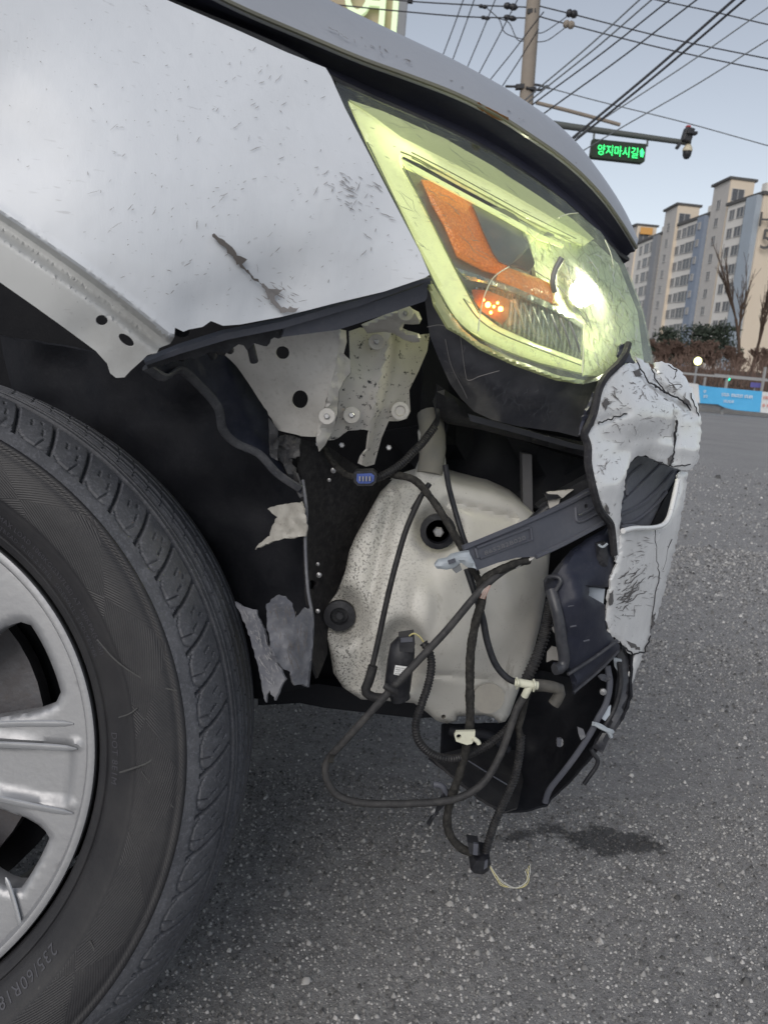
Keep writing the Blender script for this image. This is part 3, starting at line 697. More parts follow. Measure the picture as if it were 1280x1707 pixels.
def hedge():
    rng = np.random.default_rng(4); V = []; F = []
    for k in range(15000):
        x = rng.uniform(10, 46); y = rng.uniform(37.5, 44); z = .5+rng.random()**1.4*(1.7+.7*noise.noise(Vector((x*.35, y*.3, 0)))); p = np.array([x, y, z]); d = np.array([rng.normal()*.12, rng.normal()*.12, rng.uniform(.15, .5)]); q = np.array([.022, 0, 0]); s = len(V)
        V += [p-q, p+q, p+d]; F.append((s, s+1, s+2))
    tag(mesh('hedge', V, F, M_TWIG, kind='stuff', smooth=False), 'reddish brown leafless undergrowth on the bank behind the banner', 'undergrowth')
hedge()

# ------------------------------------------------------------ roadside fence, banner, lamps
M_RAILM = plastic('galvanised_rail', (.34, .34, .34, 1), .5, .4, .2, 2, metallic=.3)
fe = empty('guard_rail', (17, 29, 0), 'grey metal guard rail along the far edge of the road', 'guard rail')
for zc in (.30, .62, 1.30):
    boxmesh('rail', (20, 29, zc), (22, .07, .07 if zc > .5 else .11), M_RAILM, fe)
for k in range(11):
    boxmesh('post', (9.5+2.1*k, 29.06, .68), (.09, .09, 1.36), M_RAILM, fe)
YBN = 28.8
def bn(px, py): return at(px, py, YBN)
bl = empty('banner', tuple(bn(1205, 690)), 'long blue and white cloth banner tied along the far guard rail', 'banner')
t = NT('banner_cloth_blue'); t.set(Base_Color=(.075, .38, .68, 1), Roughness=.7, Normal=t.bump(t.noise(3, 3), .3, .1)); M_BNB = t.m
M_BNW = plastic('banner_cloth_white', (.60, .61, .62, 1), .7, .2, .15, 3); M_RED = plastic('banner_red', (.60, .12, .06, 1), .7, .2, 0)
rip = [(1166, 642, YBN), (1280, 657, YBN-.0), (1220, 690, YBN-.10), (1200, 660, YBN+.03)]
panel('blue_cloth', [(1164, 642), (1185, 645), (1270, 652.5), (1266, 687), (1245, 685.5), (1222, 683), (1206, 679), (1196, 674), (1166, 672)], rip, M_BNB, bl, step=6, thick=.01, bump=.04, bscale=16)
panel('white_cloth', [(1130, 636), (1164, 640.5), (1166, 672), (1130, 668)], rip, M_BNW, bl, step=8, thick=.01, bump=.03, bscale=18)
panel('white_cloth', [(1270, 652.8), (1330, 659), (1330, 694), (1266.3, 687.5)], rip, M_BNW, bl, step=8, thick=.01, bump=.03, bscale=18)
Yr = tps(rip)
GC = [0]
def glyphs(name, x, y, n, s, mat, seed, dy=.1):    # unreadable printed characters: strokes like those seen
    rng = np.random.default_rng(seed); V = []; F = []
    for i in range(n):
        cx = x+i*s*1.12; cy = y+i*s*dy
        for (dx, dy_, w_, h_) in [(-.38, -.05, .13, .8), (.05, -.3, .55, .15), (.02, .12, .5, .14), (.36, 0, .13, .85)][:3+rng.integers(0, 2)]:
            dx += rng.normal()*.04; a, b = w_*s/2, h_*s/2; qx = np.array([-a, a, a, -a])+cx+dx*s; qy = np.array([-b, -b, b, b])+cy+dy_*s
            s0 = len(V); V += list(atv(qx, qy, Yr(qx, qy)-.06)); F.append((s0, s0+1, s0+2, s0+3))
    return mesh(name, V, F, mat, bl, smooth=False, kind='stuff')
glyphs('printed_character', 1175, 653, 1, 6, M_LABEL, 1); glyphs('printed_character', 1175, 661, 1, 6, M_LABEL, 2)
glyphs('printed_character', 1206, 658, 7, 6.6, M_LABEL, 3); glyphs('printed_character', 1208, 669, 3, 5.6, M_LABEL, 4)
glyphs('printed_character', 1275, 663, 4, 6.5, M_RED, 5); glyphs('printed_character', 1273, 676, 4, 6.5, M_RED, 6)
# round yellow lamp, green light, small blue sign, fence frame behind
def lampthing(name, px, py, Y, r, col, st, label, cat):
    p = at(px, py, Y); root = empty(name, (p[0], p[1], 0), label, cat)
    sweep('post', [(p[0], p[1], 0), (p[0], p[1], p[2]-r)], .05, M_DGREY, root, 8)
    lathe('lamp_head', [(r*.3, -.25), (r*1.25, -.12), (r*1.35, .02), (r*1.2, .05), (r*1.0, .03)], p, (0, -1, 0), M_BLACK, root, 16)
    lathe('lit_lens', [(r, 0), (r*.8, .05), (r*.4, .08), (0.0, .09)], p-np.array([0, .04, 0]), (0, -1, 0), emit(name+'_lens', col, st), root, 16)
lampthing('yellow_lamp', 1162, 602, 36, .17, (1, .95, .45, 1), 2.2, 'round pale yellow lit lamp in front of the bare shrubs', 'lamp')  # stands for a car headlight, built as a lamp on a post
lampthing('signal_light', 1212, 631, 34, .10, (.02, .85, .45, 1), 1.6, 'small green signal light above the blue banner', 'traffic light')
fr_ = empty('fence_frame', tuple(at(1230, 632, 31)[:2])+(0,), 'thin grey pipe frame standing behind the banner', 'fence')
def pipe(name, a, b, r, mat, par): return sweep(name, [a, b], r, mat, par, 6)
pa = at(1190, 625, 31); pc = at(1278, 633, 31); pipe('rail', pa, pc, .045, M_RAILM, fr_)
pd_ = at(1275, 612, 31); pipe('post', (pd_[0], 31, .0), (pd_[0]+.0, 31, pd_[2]), .06, M_RAILM, fr_)
pf_ = at(1178, 620, 31); pipe('post', (pf_[0]-.02, 31.1, .0), (pf_[0], 31.1, pf_[2]-.2), .05, M_RAILM, fr_)
psn = at(1259, 642, 31.4); sg = empty('road_sign', (psn[0], 31.4, 0), 'small violet blue sign above the right end of the banner', 'sign')
boxmesh('sign_plate', (psn[0], 31.38, psn[2]), (.42, .03, .18), plastic('violet_sign', (.16, .15, .45, 1), .5, .3, .05), sg, bev=.008); pipe('post', (psn[0], 31.46, 0), (psn[0], 31.46, psn[2]+.05), .035, M_RAILM, sg)

# ------------------------------------------------------------ utility pole, cables
YP = 13.0; p_top = at(894, -70, YP); p_low = at(877, 166, YP); dpole = (p_top-p_low)/(p_top[2]-p_low[2]); pbase = p_low-dpole*p_low[2]
up_ = empty('utility_pole', tuple(pbase), 'tan concrete utility pole with cables, standing beyond the hood', 'utility pole')
M_POLE = plastic('tan_concrete_pole', (.27, .235, .20, 1), .85, .2, .35, 5, (.2, .18, .16, 1))
sweep('pole_shaft', [pbase, p_low, p_top, p_top+dpole*1.2], [.15, .105, .10, .09], M_POLE, up_, 20)
for (px, py, w_) in ((866, 145, 10), (886, 150, 10), (885, 20, 8)):
    q = at(px, py, YP-.05); boxmesh('bracket', tuple(q), (.12, .1, .06), M_BLACK, up_, rot=Matrix.Rotation(R(-8), 3, 'Y'))
for pts in ([(842, 144, YP), (862, 144, YP), (890, 141, YP), (916, 147, YP)], [(876, 146, YP-.12), (900, 150, YP-.12), (912, 143, YP-.1)]):
    tube('crossarm', pts, .018, M_BLACK, up_, n=6)
st_ = tube('brown_bar', [(893, 171, YP-.1), (960, 188, YP-.1), (1033, 208, YP-.1)], .028, M_POLE, up_, n=8); st_.name = 'stay_bar'
M_CAB = plastic('black_cable', (.045, .047, .055, 1), .6, .3, .1)
M_CABL = plastic('faded_cable', (.16, .175, .19, 1), .6, .3, .1)
def cable(pts, r, mat, label, group, Y=YP, Y2=None):
    Y2 = Y2 or Y; n = len(pts); L = [(p[0], p[1], Y+(Y2-Y)*i/(n-1)) for i, p in enumerate(pts)]
    P = np.array([at(*q) for q in catmull(L, 6)]); o = sweep('overhead_cable', P, r, mat, None, 6); tag(o, label, 'cable', group)
    c = Vector(P.mean(0)); me = o.data; me.transform(Matrix.Translation(-c)); o.location = c
    return o
def ext(a, b, f0=-.35, f1=.35, sag=3):
    a = np.array(a, float); b = np.array(b, float); d = b-a; m = (a+b)/2; m[1] += sag; return [tuple(a+d*f0*1), tuple(a), tuple(m), tuple(b), tuple(b+d*f1)]
g1 = 'cables crossing to the pole from the left'; g2 = 'cables leaving the pole to the right'; g3 = 'thin cables fanning up to the right'; g4 = 'thin cables fanning up to the left of the pole'
cable([(560, -12), (670, 1), (780, 8), (880, 12)], .010, M_CAB, 'upper black cable reaching the pole from the left', g1)
cable([(560, 8), (670, 19), (780, 28), (880, 30)], .010, M_CAB, 'lower black cable reaching the pole from the left', g1)
cable([(890, 8), (955, 24), (1110, 63), (1280, 98), (1420, 125)], .010, M_CAB, 'upper black cable with insulator leaving the pole to the right', g2)
cable([(890, 25), (948, 41), (1110, 82), (1280, 118), (1420, 146)], .010, M_CAB, 'lower black cable with insulator leaving the pole to the right', g2)
cable([(1060, -8), (1095, 0), (1190, 20), (1280, 41), (1400, 66)], .009, M_CAB, 'black cable crossing the top right corner of the sky', g2, 12)
cable([(900, 143), (1010, 172), (1140, 204), (1280, 243), (1400, 275)], .008, M_CABL, 'faint cable falling from the pole towards the signal arm', g2, 12.8)
for i, (a, b) in enumerate([((900, 145), (1065, 0)), ((905, 150), (1085, 0)), ((897, 167), (1115, 0)), ((912, 185), (1160, 0))]):
    cable(ext(a, b, -.25), .009, M_CAB if i > 1 else M_CABL, ['first thin cable right of the pole, nearest to it, rising to the top edge', 'second thin cable right of the pole, close beside the nearest one', 'third thin cable right of the pole, darker and starting at the brown bar', 'fourth thin cable right of the pole, dark and farthest from it'][i], g3, 11, 9)
cable(ext((960, 225), (1222, 0), -.3), .014, M_CAB, 'thick black cable of the twisted pair above the LED sign', g3, 10, 8)
cable(ext((966, 228), (1240, 0), -.3), .012, M_CAB, 'thinner black cable running beside the thick one above the LED sign', g3, 10, 8)
cable(ext((1010, 195), (1280, 12), -.3), .008, M_CABL, 'pale thin cable crossing above the signal camera', g3, 12, 10)
cable(ext((1040, 210), (1280, 66), -.3), .008, M_CABL, 'palest thin cable nearest the signal camera', g3, 12, 10)
for i, (a, b) in enumerate((((740, 87), (772, 0)), ((756, 95), (790, 0)), ((781, 107), (825, 0)), ((801, 117), (862, 0)), ((820, 129), (886, 45)), ((840, 139), (884, 70)))):
    cable(ext(a, b, -.6, .3, 1), .007, M_CAB, ['leftmost thin cable rising from behind the hood', 'second thin cable from the left above the hood', 'third thin cable from the left above the hood', 'fourth thin cable from the left, ending near the jumper loops', 'fifth thin cable from the left, just short of the pole', 'rightmost thin cable above the hood, touching the pole side'][i], g4, 12, 11)
for pts, l_ in (([(812, 14), (832, 33), (842, 55), (875, 67)], 'slack black jumper loop hanging left of the pole, upper'), ([(828, 30), (848, 38), (862, 66), (878, 68)], 'slack black jumper loop hanging left of the pole, lower'),
             ([(888, 70), (910, 68), (930, 55), (944, 44)], 'slack black jumper loop hanging right of the pole, lower'), ([(890, 54), (905, 54), (930, 38), (945, 27)], 'slack black jumper loop hanging right of the pole, upper')):
    cable(pts, .007, M_CAB, l_, 'slack jumper loops at the pole')
for i, (px, py, mat, w_, h_, l_) in enumerate([(805, 11, M_BLACK, .14, .06, 'black oval insulator upper left of the pole'), (851, 11, M_BLACK, .22, .10, 'large black insulator next to the pole on the upper left cable'), (809, 30, M_BLACK, .14, .06, 'black oval insulator on the lower left cable, farther from the pole'),
        (850, 30, M_BLACK, .20, .08, 'black insulator on the lower left cable nearer the pole'), (953, 23, M_BLACK, .18, .12, 'black insulator on the upper right cable'), (948, 41, M_POLE, .18, .12, 'tan insulator on the lower right cable')]):
    q = at(px, py, YP-.05); o = lathe('insulator', [(.0, -w_/2), (h_*.35, -w_*.42), (h_*.5, -w_*.2), (h_*.35, -w_*.05), (h_*.5, w_*.12), (h_*.4, w_*.35), (0, w_/2)], q, (1, 0, -.1), mat, None, 10)
    tag(o, l_, 'insulator', 'insulators on the pole cables')
# signal arm with LED sign and camera
YA = 17.0; am = empty('signal_mast', tuple(at(800, 660, YA)[:2])+(0,), 'grey overhead signal arm reaching over the road', 'signal mast')
a0 = at(770, 186, YA); a1 = at(1150, 239, YA); M_ARM = plastic('grey_green_steel', (.085, .095, .09, 1), .5, .4, .2)
sweep('arm', [a0, (a0+a1)/2, a1], [.09, .065, .05], M_ARM, am, 10)
sweep('mast', [(a0[0], YA, 0), (a0[0], YA, a0[2]+.2)], [.14, .10], M_ARM, am, 12)
lg = empty('led_sign', tuple(at(1031, 250, YA)), 'black LED street name board with green Korean letters hanging under the arm', 'LED sign')
panel('sign_case', [(988, 231), (1077, 240), (1074, 269), (1070, 271), (987, 262), (984.5, 258)], YA-.05, plastic('sign_case', (.018, .03, .018, 1), .5, .3, .1), lg, step=12, thick=.18, back=(0, 1, 0))
for px, py in ((990, 220), (1079, 231)): q0 = at(px, py, YA); q1 = at(px-1, py+13, YA-.02); pipe('hanger', q0, q1, .02, M_ARM, lg)
TV, TF = text_verts('양지마시길', 1.0, 0); mx = TV[:, 0].max(); o_ = at(994, 257.5, YA-.10); ex = at(1062, 264, YA-.10)-o_; ey = at(995.6, 239, YA-.10)-o_
M_LEDG = emit('green_led', (.04, 1, .22, 1), 1.15); ymin, ymax = TV[:, 1].min(), TV[:, 1].max()
mesh('led_text', [tuple(o_+ex*(v[0]/mx)+ey*((v[1]-ymin)/(ymax-ymin))*.95) for v in TV], TF, M_LEDG, lg, smooth=False)
panel('led_arrow', [(1066, 252), (1070, 247), (1073, 254), (1071, 262), (1067, 261)], YA-.10, M_LEDG, lg, step=10, thick=.004)
cc = at(1145, 226, YA-.05); sgh = empty('signal_camera', tuple(cc), 'dark enforcement camera box with red top on the arm tip', 'camera')
boxmesh('camera_body', tuple(cc), (.17, .22, .26), M_BLACK, sgh, rot=Matrix.Rotation(R(10), 3, 'Y'), bev=.02); q = at(1152, 222, YA-.15); boxmesh('sun_shield', tuple(q), (.2, .14, .05), M_BLACK, sgh, bev=.01)
q = at(1146, 214, YA-.05); boxmesh('red_cap', tuple(q), (.08, .1, .10), plastic('red_plastic', (.40, .03, .03, 1), .5, .3, .1), sgh, bev=.015); q = at(1130, 243, YA-.08); boxmesh('side_lamp', tuple(q), (.06, .1, .12), M_BLACK, sgh, rot=Matrix.Rotation(R(25), 3, 'Y'), bev=.01)
cd = at(1145, 252, YA-.05); dm = empty('dome_camera', tuple(cd), 'cream and black dome security camera under the arm tip', 'camera')
lathe('housing', [(.02, .12), (.05, .10), (.09, .03), (.095, -.02), (.08, -.03)][::-1], cd+np.array([0, 0, .02]), (0, 0, 1), plastic('cream_housing', (.55, .50, .38, 1), .5, .3, .1), dm, 16)
lathe('dome', [(.0, -.15), (.045, -.14), (.078, -.09), (.085, -.03), (.085, -.0)], cd+np.array([0, 0, .0]), (0, 0, 1), M_BLACK, dm, 16); pipe('stem', cd+np.array([0, 0, .12]), cd+np.array([0, 0, .30]), .015, M_ARM, dm)

# ============================================================ THE CAR
car = empty('wrecked_car', (0.0, 1.6, 0), 'white car with its front bumper torn open, lit cracked headlamp and hanging wiring', 'car')
# dark body behind everything (inner wing, engine bay, floor)
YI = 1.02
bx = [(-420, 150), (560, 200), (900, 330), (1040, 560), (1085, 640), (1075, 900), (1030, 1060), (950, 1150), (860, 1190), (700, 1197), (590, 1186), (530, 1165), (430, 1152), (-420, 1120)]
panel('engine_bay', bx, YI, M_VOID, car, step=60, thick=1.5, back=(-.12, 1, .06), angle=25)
# ---- fender
YF = tps([(-120, 0, .58), (0, 0, .60), (300, 0, .665), (545, 114, .70), (560, 140, .70), (640, 300, .685), (720, 460, .68), (560, 330, .655), (400, 250, .63), (200, 150, .61), (0, 200, .585),
          (0, 350, .565), (140, 450, .572), (285, 545, .60), (0, 480, .57), (200, 620, .60), (640, 490, .675), (440, 520, .64), (-120, 400, .56)])
crease = [(-160, 250), (0, 352), (60, 392), (150, 455), (220, 508), (285, 560)]
CR = catmull(crease, 6)
CR2 = catmull(crease, 3)
def below(P):        # signed distance below the wheel arch crease, limited to the arch side
    d = dist_poly(P, CR, False); px = np.array([c[0] for c in CR]); py = np.array([c[1] for c in CR])
    yc = np.interp(P[:, 0], px, py); s = np.where(P[:, 1] > yc, d, -d); return np.where(P[:, 0] > 292, -50, s)
def fdisp(P):
    s = below(P); o = np.zeros(len(P))
    o += -.0012*np.exp(-((s+3)/6)**2)
    o += .016*(lambda q: q*q*(3-2*q))(np.clip(s/12, 0, 1))*(1-(lambda q: q*q*(3-2*q))(np.clip((s-22)/18, 0, 1)))
    # dents near the lower corner
    for (x, y, r, a) in ((470, 470, 50, .003), (560, 500, 45, -.002), (400, 430, 50, -.0015), (330, 520, 40, .003), (140, 560, 40, .003), (260, 330, 90, .001)):
        o += a*np.exp(-((P[:, 0]-x)**2+(P[:, 1]-y)**2)/r**2)
    return o
fo_ = 0
fo = [(-120, -80), (120, -80), (272, -3), (400, 52), (480, 88), (543, 113), (552, 128), (575, 180), (640, 305), (700, 420), (716, 458), (708, 463), (640, 486), (560, 505), (470, 528), (400, 541), (372, 543),
      (352, 535), (338, 545), (316, 549), (306, 553), (292, 546), (291, 562), (284, 573), (266, 580), (262, 588), (246, 592), (236, 602), (218, 618), (208, 629), (194, 630), (184, 622), (179, 606), (160, 585), (110, 548), (60, 512), (0, 470), (-120, 400)]
slot = circle(211, 567, 15, 7.5, 16, R(38))
def offs(L, d):
    P = np.array([p for p in L]); T = np.gradient(P, axis=0); T /= np.linalg.norm(T, axis=1)[:, None]; return [tuple(p) for p in (P+np.stack([-T[:, 1], T[:, 0]], -1)*d) if p[0] < 294]
fender = panel('fender', fo, YF, [M_FEND], car, lines=[offs(CR2, d_) for d_ in (-8, -2.5, 2.5, 7, 12, 20, 27, 34, 41)], holes=[circle(170, 534, 10, 9, 16), slot], step=5, thick=.0012, disp=fdisp, seed=3, angle=50)
# material split: arch flange dirtier
me = fender.data; me.materials.append(M_FLANGE)
vv = np.array([tuple(v.co) for v in me.vertices])+np.array(world_loc(fender)); Q = vv-EYE; z = Q@FW; PX = np.stack([640+FPX*(Q@RT)/z, 853.5-FPX*(Q@UP)/z], -1); sb = below(PX)
me.polygons.foreach_set('material_index', [1 if np.mean(sb[list(p.vertices)]) > 4 else 0 for p in me.polygons])
FR = [(-20, 0), (270, 5), (540, 122), (700, 430), (640, 480), (460, 520), (300, 540), (150, 440), (-20, 330)]
streaks('scuff_marks', FR, 130, YF, M_SCRG, fender, (4, 20), (.3, 1.0), -35, 22, 3, .0016, wob=.7, cluster=[(560, 300, 45), (380, 150, 60), (250, 300, 80), (480, 260, 90), (640, 350, 50), (200, 380, 70), (420, 440, 50)])
streaks('scuff_marks', FR, 130, YF, M_SCRG, fender, (2, 7), (.4, 1.0), 20, 50, 4, .0016, wob=.7)
streaks('scuff_marks', FR, 60, YF, M_SCRG, fender, (8, 30), (.5, 1.2), 28, 9, 5, .0016, wob=.8, cluster=[(575, 305, 10), (600, 340, 22), (470, 490, 16)])
def mark(name, outline, Y, mat, off=.0008, jag=1.5, par=car, step=5, seed=2):
    f = tps(Y) if isinstance(Y, (list, tuple)) else Y
    return panel(name, outline, lambda x, y: f(x, y)-off, mat, par, step=step, thick=.0004, jag=jag, seed=seed)
def YFd(x, y): return YF(x, y)+fdisp(np.stack([x, y], -1))
mark('scuff_mark', [(354, 391), (366, 396), (384, 410), (400, 428), (412, 432), (404, 440), (430, 466), (436, 474), (424, 468), (402, 446), (384, 424), (364, 404)], YFd, M_SCRD, .0035, 1.6, fender)
mark('scuff_mark', [(436, 474), (452, 482), (476, 484), (472, 480), (458, 500), (470, 512), (500, 512), (490, 520), (468, 522), (456, 508), (446, 492)], YFd, M_SCRG, .0035, 1.6, fender)
# dark plastic rail and jagged strip under the fender edge
YR = [(240, 606, .625), (440, 545, .655), (600, 510, .685), (716, 465, .70), (710, 500, .705)]
panel('fender_rail', [(716, 466), (719, 472), (712, 478), (712, 496), (708, 502), (637, 526), (563, 550), (500, 558), (470, 562), (475, 546), (560, 522), (640, 497), (700, 476)], YR, M_RAIL, car, step=9, thick=.012, label='blue grey plastic rail under the fender edge')
panel('fender_rail_lip', [(717, 463), (719, 467), (600, 510), (470, 548), (380, 566), (300, 590), (244, 609), (242, 604), (300, 580), (375, 556), (470, 536), (600, 499), (700, 467)], lambda x, y: tps(YR)(x, y)-.006, M_RAIL, car, step=7, thick=.008)
panel('torn_strip', [(244, 607), (300, 586), (375, 562), (440, 550), (475, 546), (470, 562), (452, 566), (446, 578), (424, 572), (412, 584), (398, 574), (380, 588), (350, 586), (330, 596), (300, 600), (262, 612), (248, 614)], lambda x, y: tps(YR)(x, y)+.004, M_BLACK, car, step=7, thick=.006, jag=1.4)
for (px, py, l_) in ((420, 585, 26), (380, 580, 12), (352, 588, 14), (300, 592, 12)):
    tube('clip_pin', [(px-3, py-10, .67), (px, py, .67), (px+4, py+l_-8, .675)], .0035, M_BLACK, car, n=8)
panel('fender_hole_cap', circle(302, 554, 12, 8, 12), .625, M_VOID, car, step=6, thick=.004)
# ---- hood
hb = [(240, -120, .80), (430, -60, .86), (555, 3, .92), (640, 45, .95), (700, 74, .97), (760, 103, .99), (830, 142, 1.0), (880, 174, 1.0), (925, 206, 1.01), (965, 245, 1.01), (1000, 292, 1.02), (1028, 336, 1.03), (1046, 370, 1.04), (1056, 396, 1.05), (1061, 411, 1.05)]
hc = [(140, -120, .70), (300, -38, .735), (400, 12, .76), (500, 55, .79), (600, 97, .81), (680, 126, .83), (760, 157, .85), (830, 192, .87), (885, 227, .89), (930, 258, .915), (968, 290, .94), (1002, 326, .965), (1030, 364, .99), (1050, 396, 1.015), (1060, 413, 1.03)]
hd = [(60, -120, .715), (200, -38, .745), (272, -2, .76), (400, 50, .78), (500, 96, .80), (560, 134, .82), (660, 180, .845), (740, 215, .865), (820, 255, .885), (885, 297, .91), (935, 334, .935), (975, 368, .96), (1010, 402, .985), (1032, 424, 1.01), (1048, 434, 1.03)]
def rowpts(L, k=8): return np.array(catmull(L, k))
RB, RC_, RD = rowpts(hb), rowpts(hc), rowpts(hd)
def v3(Rw, dY=0, dz=0): return np.array([at(a, b, c+dY)+np.array([0, 0, dz]) for a, b, c in Rw])
VB, VC, VD = v3(RB), v3(RC_), v3(RD)
hoodrows = []
top2 = VB+np.array([-.06, .42, .035]); top1 = VB+np.array([-.02, .16, .018]); top3 = VB+np.array([-.12, .9, .05])
hoodrows += [top3, top2, top1, VB]
for f in (.12, .3, .5, .7, .85, .95):
    P = VB*(1-f)+VC*f; up = .020*math.sin(math.pi*min(1, f*1.0))**.8; P = P+np.array([0, -.35, 1.0])[None]*up*.5*(1-f*.3); hoodrows.append(P)
hoodrows += [VC, VC+np.array([0, .004, -.004])]
def loft(name, rows, mat, par, thick=None, label=None, flip=False, angle=38):
    rows = [np.asarray(r) for r in rows]; m = len(rows[0]); V = np.vstack(rows); F = []
    for i in range(len(rows)-1):
        for j in range(m-1):
            a = i*m+j; q = (a, a+1, a+m+1, a+m); F.append(q[::-1] if flip else q)
    return mesh(name, V, F, mat, par, label, angle=angle)
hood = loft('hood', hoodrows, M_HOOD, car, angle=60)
loft('hood_underside', [VC+np.array([0, .003, -.004]), (VC*.75+VD*.25)+np.array([0, .018, 0]), (VC*.5+VD*.5)+np.array([0, .028, 0]), (VC*.2+VD*.8)+np.array([0, .012, 0]), VD, VD+np.array([0, .03, -.002]), VD+np.array([-.05, .40, .02])], plastic('navy_flange', (.045, .048, .075, 1), .4, .4, .15), hood, label='dark underside flange of the hood', angle=60)
rim = np.array([at(a, b, c-.004) for a, b, c in RC_]); sweep('hood_seal', rim, .0022, plastic('hood_seam_sealer', (.16, .16, .13, 1), .6, .3, .5), hood, 6)
rim2 = np.array([at(a-3, b-2, c-.004) for a, b, c in RD[10:]]); sweep('hood_seal', rim2, .0030, M_BLACK, hood, 6)
mark('rust_chip', [(795, 172), (806, 178), (818, 182), (832, 190), (848, 196), (846, 203), (830, 200), (812, 190), (800, 182)], lambda x, y: tps(hc)(x, y)-.004, M_RUST, .001, 1.5, hood)
HR = [(560, 20), (700, 90), (860, 180), (960, 270), (1010, 330), (930, 240), (800, 160), (660, 100), (540, 55)]
streaks('scuff_marks', HR, 60, tps([(q[0], q[1], q[2]) for q in hb+hc]), M_SCRG, hood, (6, 22), (.5, 1.0), 40, 18, 6, .03)

# ---- headlamp
YL = tps([(560, 135, .735), (600, 210, .715), (720, 470, .695), (760, 545, .715), (850, 590, .745), (970, 635, .80), (1085, 610, .93), (1070, 500, .945), (1030, 425, .955), (965, 355, .93), (890, 300, .885), (820, 255, .85), (740, 215, .81), (640, 172, .765), (900, 450, .80), (1000, 500, .86), (800, 400, .75)])
def deeper(d): return lambda x, y: YL(x, y)+d
hl = panel('headlamp', [(552, 130), (700, 190), (900, 305), (1000, 385), (1040, 440), (1070, 520), (1085, 600), (1000, 640), (930, 640), (860, 610), (780, 570), (728, 500), (640, 330)], deeper(.105), M_BLACK, car, step=30, thick=.08, back=(0, 1, 0), label='cracked headlamp housing')
guide = [(580, 168), (625, 196), (668, 228), (740, 264), (822, 306), (900, 351), (955, 384), (984, 402), (975, 408), (935, 396), (900, 379), (840, 345), (760, 302), (700, 268), (672, 255), (668, 262), (672, 278), (700, 330), (745, 420), (772, 472), (798, 520), (830, 544), (890, 571), (971, 601), (970, 622), (900, 604), (840, 583), (790, 558), (758, 530), (735, 492), (712, 445), (660, 335), (610, 235)]
gd = panel('light_guide', guide, deeper(.020), M_GUIDE, hl, step=7, thick=.012, pillow=(12, .008), label='lit pale yellow daytime light guide', back=(0, 1, 0), angle=60)
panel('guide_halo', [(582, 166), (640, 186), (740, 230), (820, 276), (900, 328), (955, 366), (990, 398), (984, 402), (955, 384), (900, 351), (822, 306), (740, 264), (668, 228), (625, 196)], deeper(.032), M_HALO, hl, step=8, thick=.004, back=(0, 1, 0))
DRLN.inputs[1].default_value = tuple(at(676, 242, .765)-np.array(world_loc(gd)))
panel('light_guide_inner', [(668, 264), (700, 281), (760, 314), (840, 357), (900, 390), (940, 408), (938, 413), (896, 398), (838, 364), (758, 321), (700, 290), (676, 279)], deeper(.026), M_DRL, hl, step=8, thick=.006, back=(0, 1, 0))
for dd in (0, 9):
    tube('guide_groove', [(a, b+dd, float(YL([a], [b])[0])+.016) for a, b in ((686, 254), (760, 292), (860, 347), (960, 398))], .0005, plastic('groove_olive', (.20, .22, .09, 1), .4, .4, .1), hl, n=6)
tube('guide_groove', [(a, b, float(YL([a], [b])[0])+.016) for a, b in ((772, 498), (798, 532), (832, 555), (892, 580), (968, 609))], .0006, plastic('groove_olive', (.20, .22, .09, 1), .4, .4, .1), hl, n=6)
panel('inner_bezel', [(668, 262), (700, 281), (840, 357), (900, 385), (880, 470), (800, 500), (770, 470), (740, 412), (700, 330)], deeper(.055), M_GREYPL, hl, step=14, thick=.004, bump=.004, bscale=22)
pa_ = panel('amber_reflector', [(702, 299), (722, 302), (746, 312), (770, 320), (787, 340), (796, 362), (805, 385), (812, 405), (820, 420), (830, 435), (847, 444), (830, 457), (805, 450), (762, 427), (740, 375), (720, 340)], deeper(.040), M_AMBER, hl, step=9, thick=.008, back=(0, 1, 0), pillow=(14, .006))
panel('grey_plate', [(787, 340), (810, 342), (850, 350), (870, 370), (882, 412), (868, 428), (848, 443), (832, 436), (822, 422), (805, 385)], deeper(.036), M_GREYPL, hl, step=10, thick=.006, back=(0, 1, 0))
panel('black_hexagon', [(882, 412), (886, 422), (891, 437), (889, 444), (880, 452), (855, 441), (848, 444), (868, 428)], deeper(.020), M_BLACK, hl, step=8, thick=.008, back=(0, 1, 0))
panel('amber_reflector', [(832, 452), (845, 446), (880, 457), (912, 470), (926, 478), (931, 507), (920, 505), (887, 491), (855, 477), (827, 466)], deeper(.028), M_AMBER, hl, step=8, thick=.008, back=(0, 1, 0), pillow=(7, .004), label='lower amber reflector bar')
panel('amber_edge', [(912, 470), (926, 478), (932, 508), (920, 506), (922, 496), (918, 482)], deeper(.0265), M_AMBER2, hl, step=6, thick=.006, back=(0, 1, 0))
panel('chrome_strip', [(760, 446), (790, 456), (820, 467), (860, 480), (934, 513), (972, 541), (972, 549), (930, 522), (860, 490), (815, 474), (778, 466)], deeper(.026), M_CHROME, hl, step=7, thick=.008, back=(0, 1, 0), pillow=(4, .003))
panel('ribbed_lamp', [(792, 478), (815, 480), (860, 492), (930, 523), (971, 549), (970, 600), (890, 570), (835, 545), (803, 520), (790, 500)], deeper(.034), M_RIB, hl, step=7, thick=.008, back=(0, 1, 0), pillow=(10, .005))
for k in range(7):
    f = k/6; x = 868+f*92; y0 = 503+f*38; y1 = y0+42-f*2; tube('rib', [(x-12, y0-4, .775+f*.02), (x-2, (y0+y1)/2, .772+f*.02), (x+6, y1+6, .776+f*.02)], .0011, M_GREYPL, hl, n=6, k=3)
